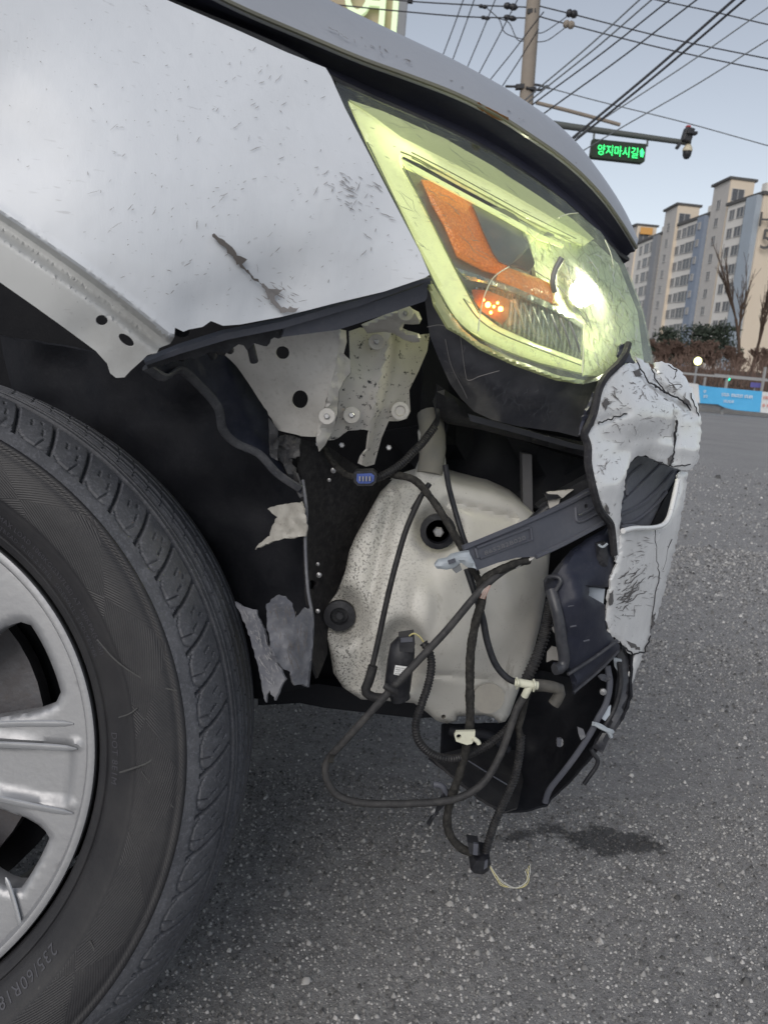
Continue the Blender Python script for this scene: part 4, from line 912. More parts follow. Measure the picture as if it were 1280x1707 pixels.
panel('amber_lamp_cell', [(786, 482), (812, 484), (850, 500), (846, 530), (836, 541), (804, 520), (790, 502)], deeper(.031), plastic('amber_glow_cell', (.30, .09, .02, 1), .3, .5, .3, 60, (.1, .04, .02, 1), .4), hl, step=7, thick=.004, back=(0, 1, 0))
for (px, py, r) in ((813, 508, .0026), (834, 515, .0024), (823, 511, .0013), (818, 521, .0014), (829, 505, .0012), (806, 500, .001)):
    lathe('led', [(r, 0), (r*.8, r*.6), (0, r)], at(px, py, YL([px], [py])[0]+.022), (0, -1, 0), M_LED, hl, 10)
for pts in ([(671, 280), (700, 332), (745, 422), (772, 474), (798, 522)], [(612, 237), (660, 337), (712, 447), (736, 494), (760, 532), (792, 560), (842, 585), (900, 606), (968, 624)], [(668, 253), (700, 267), (760, 301), (840, 344), (900, 378), (950, 398)]):
    tube('guide_edge', [(a, b, float(YL([a], [b])[0])+.014) for a, b in pts], .0007, plastic('guide_edge_olive', (.30, .33, .12, 1), .3, .5, .1), hl, n=6)
# reflector bowl and bulb
bowl = [(865, 366), (930, 400), (990, 402), (1030, 440), (1062, 520), (1072, 600), (1010, 628), (975, 625), (972, 545), (932, 512), (926, 478), (893, 460), (884, 410)]
def bowlY(x, y):
    d2 = ((x-955)**2/110**2+(y-490)**2/135**2); return YL(x, y)+.03+.035*np.clip(1-d2, 0, 1)
panel('reflector_bowl', bowl, bowlY, M_REFL, hl, step=9, thick=.004, bump=.006, bscale=30, seed=5)
bp = at(976, 488, .86)
lathe('bulb', [(.0105, -.012), (.0125, -.004), (.0115, .004), (.007, .010), (0, .012)], bp, (0.25, -1, 0), M_BULB, hl, 16)
lathe('bulb_collar', [(.014, -.02), (.016, -.014), (.015, -.008), (.0125, -.008)], bp, (0.25, -1, 0), M_CHROME, hl, 16)
tube('glass_rib', [(936, 430, .80), (926, 448, .80), (921, 470, .80), (924, 486, .805)], .0028, M_GREYPL, hl, n=8)
panel('loose_shard', [(904, 392), (918, 382), (924, 384), (923, 394), (914, 392)], deeper(.03), M_GREYPL, hl, step=6, thick=.002)
# clear outer lens, then the crazed front part
lens1 = [(560, 136), (640, 172), (740, 214), (820, 254), (890, 299), (940, 334), (963, 355), (950, 357), (930, 362), (905, 380), (870, 420), (848, 444), (822, 462), (808, 490), (800, 520), (796, 556), (770, 545), (745, 510), (722, 470), (712, 448), (640, 300), (575, 175)]
ln = panel('lens', lens1, YL, M_LENS, hl, step=10, thick=.0012, label='clear scratched headlamp lens')
lens2 = [(963, 355), (975, 366), (1000, 385), (1030, 425), (1055, 470), (1075, 530), (1088, 596), (1090, 608), (1070, 600), (1056, 590), (1050, 575), (1038, 571), (1032, 580), (1042, 596), (1030, 606), (1018, 622), (1000, 634), (970, 640), (930, 630), (870, 606), (820, 583), (796, 556), (800, 520), (808, 490), (822, 462), (848, 444), (870, 420), (905, 380), (930, 362), (950, 357)]
panel('lens', lens2, YL, M_LENSF, hl, step=10, thick=.0012, jag=.6, label='crazed frosted front part of the lens', seed=4, bump=.003, bscale=60)
M_EDGE = plastic('broken_lens_edge', (.60, .62, .48, 1), .25, .6, .1)
for pts in ([(963, 355), (945, 357), (930, 363)], [(848, 444), (823, 462), (809, 488), (801, 518), (797, 552)], [(892, 452), (930, 478), (965, 520), (982, 545)], [(975, 540), (972, 580), (970, 622)], [(945, 448), (960, 480), (975, 520), (986, 548)], [(1008, 400), (1018, 424), (1022, 446)]):
    tube('lens_crack', [(a, b, float(YL([a], [b])[0])-.0015) for a, b in pts], .0006, M_EDGE, ln, n=5)
LR = lens1; streaks('lens_scratches', LR, 70, YL, M_SCRLD, ln, (10, 60), (.4, .8), 28, 14, 8, .0025, wob=.8)
streaks('lens_scratches', bowl, 150, YL, M_SCRLD, ln, (8, 40), (.5, 1.2), 66, 16, 9, .003)
streaks('lens_scratches', bowl, 110, YL, M_SCRW, ln, (8, 44), (.4, .9), 75, 16, 19, .003)
# lit lower lip of the lens + smoked lower housing
panel('lens_lower_lip', [(712, 470), (722, 474), (744, 512), (770, 548), (800, 572), (860, 600), (930, 626), (975, 634), (972, 641), (925, 634), (858, 610), (800, 584), (766, 560), (744, 548), (722, 510)], lambda x, y: YL(x, y)+.006, plastic('yellowed_lens_lip', (.42, .45, .22, 1), .3, .5, .3, 40, (.2, .2, .12, 1)), hl, step=5, thick=.004, pillow=(6, .004))
t = NT('smoked_housing'); d_ = t.ramp(t.noise(20, 6, .7), .40, .85); st = t.ramp(t.noise(110, 4, .7, t.vec((1, 1, .2), (0, R(15), 0))), .62, .70)
c = t.mix(t.math('MULTIPLY', d_, .6), (.040, .042, .052, 1), (.13, .13, .14, 1)); c = t.mix(t.math('MULTIPLY', st, .3), c, (.20, .20, .21, 1)); t.set(Base_Color=c, Roughness=.28, Coat_Weight=.3, Normal=t.bump(t.noise(30, 4), .15, .004)); M_SMOKE = t.m
YH = tps([(712, 450, .715), (722, 520, .735), (745, 550, .735), (765, 665, .80), (790, 685, .81), (860, 712, .83), (955, 730, .86), (975, 715, .86), (990, 640, .84), (930, 634, .80), (860, 606, .77), (800, 640, .77)])
lh = panel('lower_housing', [(716, 472), (724, 512), (745, 548), (770, 562), (800, 584), (858, 609), (925, 633), (975, 640), (1000, 634), (1020, 622), (1008, 650), (990, 690), (982, 722), (962, 728), (930, 720), (860, 710), (820, 700), (790, 686), (768, 664), (750, 640), (732, 600), (716, 560), (708, 500)], YH, M_SMOKE, hl, step=10, thick=.006, bump=.004, bscale=50, label='smoked grey lower housing of the headlamp')
streaks('lens_scratches', [(760, 600), (960, 660), (950, 715), (780, 670), (740, 600)], 70, YH, M_SCRL, lh, (8, 40), (.4, 1.0), 110, 30, 11, .004)
for pts in ([(742, 566), (752, 610), (772, 650), (778, 664)], [(765, 545), (775, 620), (781, 634), (800, 627), (832, 618)], [(712, 545), (735, 542), (760, 552)]):
    tube('lens_crack', [(a, b, float(YH([a], [b])[0])-.004) for a, b in pts], .00035, M_SCRG, lh, n=5)
# cross bars beneath the lamp
YX = [(700, 690, .86), (980, 770, .92), (760, 640, .84)]
panel('lamp_cross_bar', [(728, 640), (768, 668), (800, 690), (900, 722), (985, 740), (984, 764), (900, 742), (800, 716), (745, 706), (726, 690)], YX, M_BLACK, car, step=14, thick=.02, back=(0, 1, 0), pillow=(7, .006))
panel('lamp_cross_bar', [(780, 690), (860, 712), (950, 738), (978, 745), (978, 752), (948, 746), (860, 722), (784, 702)], lambda x, y: tps(YX)(x, y)-.02, M_RAIL, car, step=12, thick=.008, back=(0, 1, 0))
panel('lamp_bracket', [(720, 560), (745, 620), (752, 690), (740, 740), (715, 760), (700, 700), (705, 600)], .90, M_MATT, car, step=20, thick=.03, back=(0, 1, 0))
panel('radiator_support', [(870, 756), (886, 758), (888, 868), (872, 866)], .95, plastic('grey_support', (.12, .12, .13, 1), .6, .3, .3), car, step=14, thick=.02, back=(0, 1, 0))
panel('dark_inner_cover', [(640, 720), (760, 700), (980, 770), (990, 840), (950, 860), (900, 850), (790, 812), (700, 790)], .99, M_MATT, car, step=30, thick=.02, bump=.03, bscale=60, back=(0, 1, 0))

# ---- sheet metal brackets behind the corner
YA1 = tps([(375, 580, .76), (570, 550, .735), (526, 730, .77), (460, 700, .78), (550, 645, .745)])
ba = panel('inner_wing_plate', [(375, 592), (388, 575), (420, 562), (484, 555), (567, 549), (566, 571), (560, 610), (550, 645), (538, 690), (527, 728), (502, 727), (464, 717), (456, 705), (445, 685), (428, 660), (410, 632), (394, 610)], YA1, M_METAL, car,
           holes=[circle(471, 588, 11.5, 11, 18), circle(500, 666, 13.5, 15.5, 20, .2)], step=8, thick=.0016, bump=.002, bscale=40, jag=.4, label='off white pressed steel plate with two holes')
panel('plate_fold', [(567, 549), (577, 551), (578, 570), (573, 590), (584, 600), (584, 622), (574, 634), (565, 652), (562, 690), (556, 716), (542, 742), (532, 753), (527, 735), (530, 712), (540, 690), (550, 645), (560, 610), (566, 571)], lambda x, y: YA1(x, y)-.002+np.clip((x-(567-(y-550)*.2))/30, 0, 1)*.02, M_METAL, ba, step=6, thick=.0015, bump=.006, bscale=18, seed=8)
YC1 = tps([(590, 550, .80), (716, 554, .82), (680, 690, .83), (620, 775, .84), (550, 735, .80), (600, 650, .79), (640, 640, .80)])
def ridge(P):   # a pressed channel down the plate
    x = P[:, 0]-(650-(P[:, 1]-560)*.22); return -.008*np.exp(-(x/9)**2)+.006*np.clip((x-8)/10, 0, 1)
bc = panel('strut_plate', [(582, 552), (600, 546), (640, 548), (680, 560), (716, 556), (712, 585), (698, 618), (682, 650), (683, 672), (684, 686), (678, 698), (664, 702), (648, 702), (636, 730), (624, 774), (610, 778), (596, 772), (600, 760), (612, 750), (616, 718), (606, 716), (580, 718), (560, 733), (548, 734), (562, 700), (566, 652), (575, 634), (585, 622)], YC1, M_METAL2, car,
           holes=[circle(667, 685, 6, 6, 12)], step=8, thick=.002, disp=ridge, bump=.002, bscale=30, label='dirty off white strut plate with bolts')
panel('claw_bracket', [(602, 541), (628, 530), (655, 519), (686, 514), (698, 520), (703, 532), (699, 540), (688, 541), (674, 540), (671, 547), (680, 551), (698, 556), (702, 563), (700, 570), (690, 571), (674, 567), (656, 556), (640, 553), (612, 556)], [(602, 541, .77), (655, 519, .76), (700, 530, .765), (700, 565, .775), (640, 555, .78)], M_METAL, bc, step=6, thick=.006, pillow=(7, .005))
def bolt(px, py, Y, r=.008, par=bc, mat=None, washer=True):
    z = (0.05, -1, .1); c_ = at(px, py, Y); b = lathe('bolt', [(r*.62, 0), (r*.62, r*.55), (r*.45, r*.7), (0, r*.7)], c_, z, mat or M_BOLT, par, 6, angle=20)
    if washer: lathe('washer', [(r*1.7, -.002), (r*1.7, .0002), (r*1.6, .0008), (r*.7, .0008)], c_, z, M_METAL, par, 20)
for px, py, Y, r in ((628, 570, .785, .0045), (586, 692, .785, .0048), (676, 522, .755, .0042)): bolt(px, py, Y, r)
lathe('bolt_eye', [(.009, -.002), (.009, .001), (.0055, .0015), (.0045, -.001)], at(667, 685, .815), (0, -1, 0), M_METAL, bc, 20); bolt(545, 694, .742, .0045, ba); bolt(648, 746, .84, .005, bc, washer=False); bolt(570, 742, .84, .005, bc, washer=False); bolt(530, 740, .80, .004, bc, washer=False)
# ---- liners and torn shreds
wl = panel('wheel_liner', [(300, 600), (332, 640), (366, 681), (370, 720), (392, 742), (432, 759), (462, 790), (502, 821), (512, 900), (515, 1000), (520, 1060), (512, 1146), (430, 1165), (300, 1150), (100, 1000), (0, 560), (240, 600)], [(300, 600, .86), (500, 820, .84), (515, 1140, .82), (300, 1100, .95), (50, 600, .95)], M_MATT, car, step=26, thick=.003, bump=.02, bscale=90, jag=1, label='black wheel arch liner')
lipp = [(244, 611, .64), (274, 629, .66), (301, 617, .69), (331, 641, .72), (363, 678, .74), (372, 716, .755), (394, 739, .77), (432, 757, .775), (462, 789, .78), (500, 815, .79)]
Yl = tps([(a, b, c) for a, b, c in lipp]+[(445, 700, .80), (400, 620, .78), (480, 790, .80)])
panel('torn_liner_wall', [(244, 611), (262, 620), (274, 632), (288, 624), (301, 617), (331, 641), (363, 680), (368, 716), (392, 741), (432, 758), (462, 790), (502, 821), (502, 800), (488, 780), (476, 764), (470, 740), (462, 716), (445, 685), (428, 660), (410, 632), (394, 610), (375, 592), (350, 590), (305, 600)], Yl, M_DARKTRIM, car, step=8, thick=.002, bump=.004, bscale=26, jag=.6, label='dark torn wall of the arch liner')
sweep('torn_liner_lip', np.array([at(*q) for q in catmull([(a, b, c-.004) for a, b, c in lipp], 8)]), .0042, plastic('worn_liner_lip', (.045, .047, .055, 1), .45, .4, .6, 70, (.15, .15, .16, 1)), car, 8, flat=.5)
panel('hanging_strip', [(448, 696), (456, 706), (464, 716), (462, 742), (463, 768), (452, 762), (450, 730)], .775, plastic('grey_hanging_strip', (.07, .07, .075, 1), .5, .3, .5), car, step=7, thick=.002, bump=.01, bscale=15)
panel('torn_liner_flap', [(476, 725), (500, 730), (500, 760), (484, 764), (494, 790), (503, 815), (512, 846), (500, 830), (486, 800), (474, 778), (462, 752), (466, 728)], .79, plastic('dusty_flap', (.06, .062, .07, 1), .5, .3, .7, 50, (.2, .19, .18, 1)), car, step=6, thick=.002, bump=.012, bscale=14, jag=1)
YV = tps([(500, 820, .80), (520, 1140, .76), (600, 800, .88), (560, 1050, .86)])
panel('support_wall', [(496, 730), (545, 742), (600, 780), (640, 800), (700, 800), (640, 880), (590, 900), (575, 950), (548, 1020), (546, 1090), (530, 1130), (520, 1100), (522, 1040), (513, 1000), (508, 900), (505, 830)], YV, plastic('black_sprayed_steel', (.012, .012, .015, 1), .6, .3, .35, 120, (.12, .115, .11, 1), .3), car, holes=[circle(521, 975, 7, 8, 12)], step=10, thick=.003, bump=.006, bscale=60)
for (px, py, r) in ((532, 958, .003), (530, 1018, .0025), (556, 784, .003), (549, 800, .002), (530, 940, .002), (600, 895, .002)):
    lathe('stud', [(r, 0), (r, r*.8), (0, r*1.2)], at(px, py, YV([px], [py])[0]-.004), (0, -1, 0), M_BOLT, car, 8)
sweep('liner_edge', np.array([at(*q) for q in catmull([(505, 800, .79), (511, 850, .78), (509, 900, .775), (513, 980, .765), (521, 1030, .76), (519, 1080, .755), (513, 1145, .75)], 8)]), .0016, M_SHARD, car, 6)
panel('torn_white_flap', [(446, 848), (462, 842), (490, 838), (503, 837), (507, 850), (511, 864), (512, 882), (509, 894), (480, 897), (455, 902), (425, 916), (432, 906), (450, 893), (454, 876), (462, 862)], [(446, 848, .80), (505, 840, .765), (425, 915, .79), (512, 885, .765), (470, 870, .78)], plastic('torn_cream_plastic', (.40, .385, .35, 1), .6, .3, .7, 40, (.20, .18, .15, 1)), car, step=5, thick=.0015, bump=.006, bscale=18, jag=.8, label='torn cream plastic flap with curled edge')
panel('torn_shard', [(392, 1003), (404, 1010), (428, 1016), (436, 1040), (448, 1078), (462, 1104), (476, 1132), (466, 1148), (458, 1168), (450, 1150), (443, 1170), (437, 1146), (428, 1100), (412, 1050)], [(392, 1003, .745), (476, 1132, .70), (450, 1165, .70)], M_SHARD, car, step=6, thick=.0025, bump=.003, bscale=30, jag=.9, label='long dusty grey shard of liner', seed=4)
panel('torn_shard', [(443, 1012), (452, 998), (466, 991), (476, 993), (488, 1006), (492, 1030), (496, 1026), (508, 1012), (520, 1014), (523, 1040), (520, 1090), (512, 1144), (505, 1140), (492, 1142), (484, 1120), (470, 1112), (464, 1104), (452, 1080), (446, 1050)], [(443, 1012, .75), (520, 1014, .76), (512, 1144, .72), (460, 1100, .70), (478, 1040, .725)], M_SHARD, car, step=6, thick=.0025, bump=.005, bscale=24, jag=.9, label='forked dusty grey shard of liner', seed=6)
panel('torn_shard', [(508, 1086), (515, 1082), (517, 1100), (510, 1128), (506, 1118)], .74, M_METAL, car, step=5, thick=.002, bump=.01, bscale=9, jag=1.2, label='pale frayed edge of the shard')
# under tray
panel('under_tray', [(430, 1150), (530, 1140), (600, 1150), (700, 1160), (720, 1196), (690, 1197), (600, 1187), (540, 1180), (500, 1172), (430, 1176)], .97, M_MATT, car, step=20, thick=.02, back=(0, 1, 0))

# ---- washer tank
YT = tps([(690, 800, .86), (780, 810, .87), (915, 900, .90), (880, 1100, .88), (830, 1200, .86), (700, 1180, .84), (560, 1120, .82), (545, 1050, .82), (600, 900, .84), (700, 950, .82), (800, 950, .83), (640, 1050, .80), (760, 1080, .81), (860, 1020, .85)])
def tdisp(P):
    o = np.zeros(len(P)); x, y = P[:, 0], P[:, 1]
    def g(cx, cy, rx, ry, a, p=4): return 1.35*a*np.exp(-(((x-cx)/rx)**2+((y-cy)/ry)**2)**(p/2))
    o += g(730, 886, 36, 40, .022); o += g(570, 1026, 34, 44, .030); o += g(672, 1092, 36, 58, .020, 6)
    o += .008*np.exp(-((x-(660-(y-800)*.22))/10)**2)*((y > 820) & (y < 1150))
    o += .006*np.exp(-((y-(1128+(x-760)*.08))/4)**2)*(x > 700)
    o += .010*np.exp(-(((y-(840+(x-760)*.25))/7)**2))*((x > 740) & (x < 860))
    o += g(818, 1160, 22, 24, .003, 8); o += g(700, 1010, 22, 50, -.006); o += g(860, 960, 40, 60, -.010); o += g(790, 1010, 50, 60, .007)
    return o
tank = panel('washer_tank', [(688, 800), (700, 770), (696, 720), (712, 690), (735, 700), (742, 760), (745, 800), (772, 808), (820, 818), (860, 836), (888, 858), (905, 876), (918, 905), (914, 950), (908, 1000), (898, 1050), (886, 1098), (866, 1146), (850, 1190), (842, 1203), (832, 1205), (822, 1196), (806, 1192), (762, 1194), (760, 1202), (745, 1206), (728, 1202), (712, 1188), (690, 1172), (640, 1168), (602, 1166), (572, 1146), (556, 1122), (551, 1092), (545, 1060), (540, 1036), (548, 1006), (562, 990), (576, 950), (582, 920), (590, 900), (608, 868), (628, 832), (650, 812)],
             YT, M_TANK, car, holes=[circle(739, 1195, 4, 4, 10)], step=7, thick=.10, pillow=(13, .010), disp=tdisp, smooth=False, angle=60, back=(.05, 1, 0), label='milky white washer fluid tank, grimy')
bolt(730, 886, .835, .009, tank, washer=False); lathe('bolt_seat', [(.019, -.004), (.019, .002), (.013, .003), (.012, -.004)], at(730, 886, .838), (0, -1, 0), M_BLACK, tank, 20)
bolt(566, 1026, .84, .008, tank, M_BLACK, False); lathe('bolt_seat', [(.017, -.004), (.017, .003), (.010, .004), (.009, -.003)], at(566, 1026, .842), (0, -1, 0), M_BLACK, tank, 20)
lathe('molded_circle', [(.0175, -.001), (.0175, .0008), (.0, .0012)], at(814, 1164, .834), (0.1, -1, 0), plastic('dull_grey_disc', (.36, .345, .31, 1), .6, .3, .3), tank, 24)
tube('filler_pipe', [(716, 690, .90), (722, 740, .88), (716, 790, .87)], .014, plastic('dirty_filler_pipe', (.22, .21, .18, 1), .6, .3, .7), tank, n=14)
# pump
pm = sweep('washer_pump', np.array([at(668, 1166, .775), at(664, 1150, .775), at(662, 1148, .775), at(668, 1100, .765), at(671, 1078, .765), at(675, 1066, .765)]), [.010, .011, .0135, .0135, .0125, .008], M_BLACK, car, 18, label='black washer pump standing in the tank recess')
panel('pump_connector', [(664, 1062), (690, 1058), (692, 1074), (688, 1088), (666, 1086)], .752, M_BLACK, pm, step=8, thick=.016, back=(0, 1, 0)); panel('pump_connector_rim', [(668, 1064), (688, 1062), (688, 1070), (668, 1071)], .7505, M_RAIL, pm, step=8, thick=.002)
for k in range(6): tube('cooling_rib', [(650+k*6, 1140+k*1.5, .7665-.002*math.sin(k/5*3.1)), (647+k*6, 1160+k*1.5, .767-.002*math.sin(k/5*3.1))], .0009, M_BLACK, pm, n=5, k=2)
lab = panel('sticker', [(659, 1109), (682, 1112), (675, 1122), (669, 1127), (656, 1124)], .7485, M_LABEL, pm, step=6, thick=.0006)
for k, (ln_) in enumerate(('SEALING', '98510', 'LOT 2A', 'KOREA')):
    TV, TF = text_verts(ln_, 1, 0); o0 = at(659.5-k*.7, 1113.5+k*3.3, .7482); mxx = TV[:, 0].max(); e1 = at(675-k*1.2, 1115.5+k*3.3, .7482)-o0; e2 = at(660, 1111-0+k*3.3, .7482)-o0
    mesh('sticker_print', [tuple(o0+e1*(v[0]/mxx)+e2*v[1]) for v in TV], TF, M_INK, lab, smooth=False)

# ---- hoses and harness
CAR = car
tube('rubber_hose', [(702, 826, .80), (678, 880, .79), (660, 940, .775), (645, 1000, .77), (630, 1070, .765), (616, 1130, .76)], .0044, M_HOSE, CAR)
e1_ = tube('hose_elbow', [(622, 1110, .758), (615, 1135, .757), (609, 1152, .757), (622, 1162, .757), (640, 1164, .757)], .0062, M_HOSE, CAR)
tube('grey_hose', [(872, 936, .80), (838, 952, .76), (800, 985, .745), (745, 1050, .735), (700, 1098, .73), (655, 1146, .725), (610, 1196, .725), (572, 1238, .73), (546, 1268, .735), (544, 1296, .735), (562, 1325, .735), (600, 1338, .735), (660, 1340, .74), (728, 1337, .745), (770, 1328, .75), (806, 1304, .755), (832, 1262, .76), (850, 1214, .765), (862, 1180, .768), (880, 1150, .77)], .0046, plastic('grey_rubber_hose', (.030, .030, .032, 1), .6, .3, .45, 70, (.13, .125, .12, 1)), CAR, label='long dusty grey washer hose looping to the ground side')
tube('hose_clamp', [(641, 1143, .717), (650, 1148, .715), (660, 1154, .717)], .004, M_HOSE, CAR, n=8)
tube('hose_clamp', [(548, 1264, .727), (556, 1266, .727)], .005, M_WRAP, CAR, n=8)
tube('wrapped_loom', [(800, 968, .755), (803, 1000, .75), (792, 1040, .748), (784, 1090, .748), (783, 1150, .748), (783, 1205, .75), (776, 1250, .755), (766, 1290, .758), (752, 1330, .76), (745, 1365, .76), (750, 1392, .76), (766, 1412, .76), (786, 1422, .76)], .0068, M_WRAP, CAR, wrap=.16, label='cloth taped wiring loom hanging down')
tube('corrugated_conduit', [(706, 1072, .75), (716, 1088, .745), (719, 1110, .742), (714, 1140, .742), (702, 1176, .742), (693, 1206, .742), (697, 1234, .742), (718, 1256, .745), (750, 1265, .75), (785, 1256, .765), (818, 1238, .775), (845, 1215, .785), (862, 1188, .79)], .0066, M_CORR, CAR, corr=.0036, label='corrugated conduit from the pump')
tube('corrugated_conduit', [(868, 1225, .775), (865, 1262, .772), (856, 1300, .77), (838, 1340, .768), (822, 1378, .766), (812, 1410, .765), (808, 1428, .765)], .0070, M_CORR, CAR, corr=.0036, label='corrugated conduit ending in the hanging plug')
tube('wrapped_loom', [(884, 1140, .79), (874, 1172, .785), (868, 1196, .78), (864, 1212, .775), (868, 1232, .775)], .0060, M_WRAP, CAR, wrap=.25)
tube('wrapped_loom', [(872, 1180, .785), (862, 1202, .78), (846, 1222, .78)], .0045, M_WRAP, CAR, wrap=.3)
tube('black_hose', [(778, 948, .775), (792, 990, .77), (804, 1030, .768), (812, 1070, .768), (826, 1108, .77), (848, 1132, .77), (872, 1139, .77)], .0052, M_BLACK, CAR)
tube('tee_connector', [(858, 1137, .762), (876, 1140, .76), (896, 1143, .76)], .0058, M_CLIP, CAR, n=14); tube('tee_branch', [(884, 1142, .76), (878, 1152, .76), (874, 1160, .762)], .0052, M_CLIP, CAR, n=12)
tube('hose_ring', [(861, 1130, .7605), (864, 1139, .7535), (861, 1148, .7605)], .0016, M_CLIP, CAR, n=8)
tube('hose_ring', [(889, 1133, .758), (892, 1142, .752), (889, 1152, .758)], .0016, M_CLIP, CAR, n=8)
tube('hose_elbow', [(892, 1142, .775), (906, 1143, .776), (924, 1146, .778), (933, 1150, .78), (930, 1162, .78), (922, 1174, .78)], .0078, plastic('grey_elbow', (.06, .058, .055, 1), .55, .4, .6, 60, (.15, .14, .12, 1)), CAR, n=14)
tube('corrugated_conduit', [(918, 1004, .82), (912, 1040, .815), (902, 1075, .81), (890, 1106, .805), (876, 1134, .80)], .0098, M_CORR, CAR, corr=.0048, label='thick corrugated conduit behind the duct')
tube('wrapped_loom', [(650, 790, .80), (690, 800, .795), (718, 830, .79), (740, 862, .785), (762, 900, .78), (782, 938, .77), (798, 968, .765), (803, 985, .76)], .0060, M_WRAP, CAR, wrap=.2)
tube('black_hose', [(742, 775, .80), (748, 812, .80), (758, 850, .80), (770, 890, .795), (785, 930, .79), (796, 958, .785)], .0042, M_BLACK, CAR)
tube('black_hose', [(716, 806, .81), (700, 830, .81), (688, 850, .805)], .0042, M_BLACK, CAR)
tube('wrapped_loom', [(798, 975, .752), (815, 958, .752), (838, 948, .756), (862, 938, .765), (880, 934, .775)], .0060, M_WRAP, CAR, wrap=.4)
tube('corrugated_conduit', [(724, 712, .83), (706, 736, .82), (690, 752, .81), (668, 774, .80), (640, 792, .79), (624, 798, .785)], .0066, M_CORR, CAR, corr=.0034, label='corrugated conduit to the blue faced plug')
for k in range(4): tube('thin_wire', [(722+k*2, 668-k*4, .87), (728+k, 690, .86), (722+k*2, 706+k, .845), (700+k*4, 736-k*2, .83)], .0014, M_BLACK, CAR, n=6)
tube('wrapped_loom', [(540, 742, .83), (552, 766, .82), (572, 788, .80), (592, 797, .79)], .0052, M_WRAP, CAR, wrap=.2)
pc_ = panel('plug', [(592, 786), (622, 785), (628, 790), (627, 804), (620, 810), (596, 810), (590, 804), (589, 790)], .768, M_BLACK, CAR, step=6, thick=.02, back=(0, 1, 0), label='black plug with blue face and three pins')
panel('plug_face', [(595, 790), (619, 789), (624, 793), (623, 802), (617, 806), (598, 806), (594, 801)], .7665, M_BLUECON, pc_, step=6, thick=.003)
for k in range(4): tube('pin', [(600+k*5.5, 794, .764), (600+k*5.5, 802, .764)], .0009, M_BOLT, pc_, n=5, k=2)
wc = panel('loom_clip', [(757, 1226), (760, 1220), (792, 1219), (791, 1232), (786, 1240), (778, 1242), (760, 1236)], .742, M_CLIP, CAR, holes=[circle(764.5, 1228, 4.2, 4.2, 10)], step=5, thick=.004, label='cream clip with a round hole')
tube('clip_peg', [(788, 1230, .742), (796, 1236, .742), (798, 1240, .742)], .0024, M_CLIP, wc, n=8)
pl2 = panel('hanging_plug', [(784, 1442), (790, 1432), (802, 1428), (816, 1430), (818, 1440), (814, 1452), (804, 1458), (790, 1456), (784, 1450)], .750, M_BLACK, CAR, step=5, thick=.026, back=(0, 1, 0), pillow=(6, .005), label='black plug at the bottom of the hanging loom')
panel('plug_latch', [(779, 1404), (798, 1407), (800, 1426), (782, 1424)], .752, M_BLACK, pl2, step=6, thick=.014, back=(0, 1, 0)); panel('latch_bar', [(789, 1406), (797, 1408), (796, 1426), (788, 1425)], .7505, M_RAIL, pl2, step=6, thick=.003)
panel('plug_band', [(808, 1436), (813, 1434), (812, 1446), (806, 1450)], .749, M_RAIL, pl2, step=5, thick=.002)
rngw = random.Random(3)
for k in range(5):
    j = lambda s: rngw.uniform(-s, s)
    tube('loose_wire', [(814, 1438+k, .757), (828+j(2), 1458+k*2, .75), (838+j(3), 1470+k*1.5+j(2), .745), (856+j(3), 1479+j(2), .745), (872+j(2), 1477+j(2), .747), (880+j(2), 1462+k, .75), (884-k*2.5, 1440+k*3, .752)], .00035, M_WIREY if k % 2 else M_WIREW, CAR, n=5)
tube('thin_wire', [(682, 1060, .75), (690, 1056, .748), (700, 1062, .748), (707, 1072, .748)], .0008, M_WIREY, CAR, n=5)
for k in range(6): tube('copper_wire', [(797+k*2, 996+k*.5, .744), (804+k*1.6, 986, .742), (811+k*1.2, 977-k*.2, .745)], .0007, M_COPPER if k % 2 else M_WIREW, CAR, n=5, k=3)
panel('torn_cable_tie', [(754, 1322), (744, 1338), (732, 1352), (716, 1378), (712, 1374), (728, 1346), (736, 1326), (745, 1316)], .76, M_BLACK, CAR, step=6, thick=.002, bump=.006, bscale=12, jag=1)
tube('bent_bracket', [(722, 1307, .765), (736, 1310, .765), (744, 1324, .765), (748, 1336, .765)], .0034, M_RAIL, CAR, n=8)

# ---- black cover plate behind the hanging harness (splash shield scoop)
YS = tps([(740, 1205, .90), (780, 1210, .93), (870, 1150, .97), (1000, 1110, .98), (1045, 1090, .90), (1030, 1200, .88), (975, 1270, .88), (915, 1340, .90), (850, 1350, .86), (780, 1310, .84), (740, 1265, .86), (880, 1250, 1.0), (700, 1250, .85)])
ss = panel('splash_shield', [(738, 1206), (790, 1206), (842, 1206), (866, 1150), (900, 1118), (950, 1130), (1000, 1090), (1035, 1070), (1050, 1092), (1050, 1160), (1036, 1196), (1004, 1236), (975, 1272), (946, 1304), (918, 1330), (912, 1340), (880, 1350), (842, 1353), (806, 1334), (776, 1310), (744, 1284), (716, 1262), (736, 1258), (738, 1230)], YS, M_MATT, CAR, step=9, thick=.003, jag=.8, bump=.006, bscale=70, label='black splash shield hanging torn below the tank')
panel('shield_flap', [(716, 1260), (760, 1250), (800, 1240), (860, 1250), (872, 1300), (862, 1346), (842, 1353), (806, 1334), (776, 1310), (744, 1284)], lambda x, y: YS(x, y)-.014-(y-1240)*.0001, plastic('lit_black_shield', (.022, .022, .025, 1), .45, .4, .5, 26, (.075, .073, .07, 1), .3), ss, step=9, thick=.003, bump=.004, bscale=50, jag=.8)  # bent lower part, the light on it put into a paler black
sweep('shield_crease', np.array([at(*q) for q in catmull([(780, 1268, .845), (815, 1290, .842), (848, 1310, .845)], 6)]), .0008, M_RAIL, ss, 5)
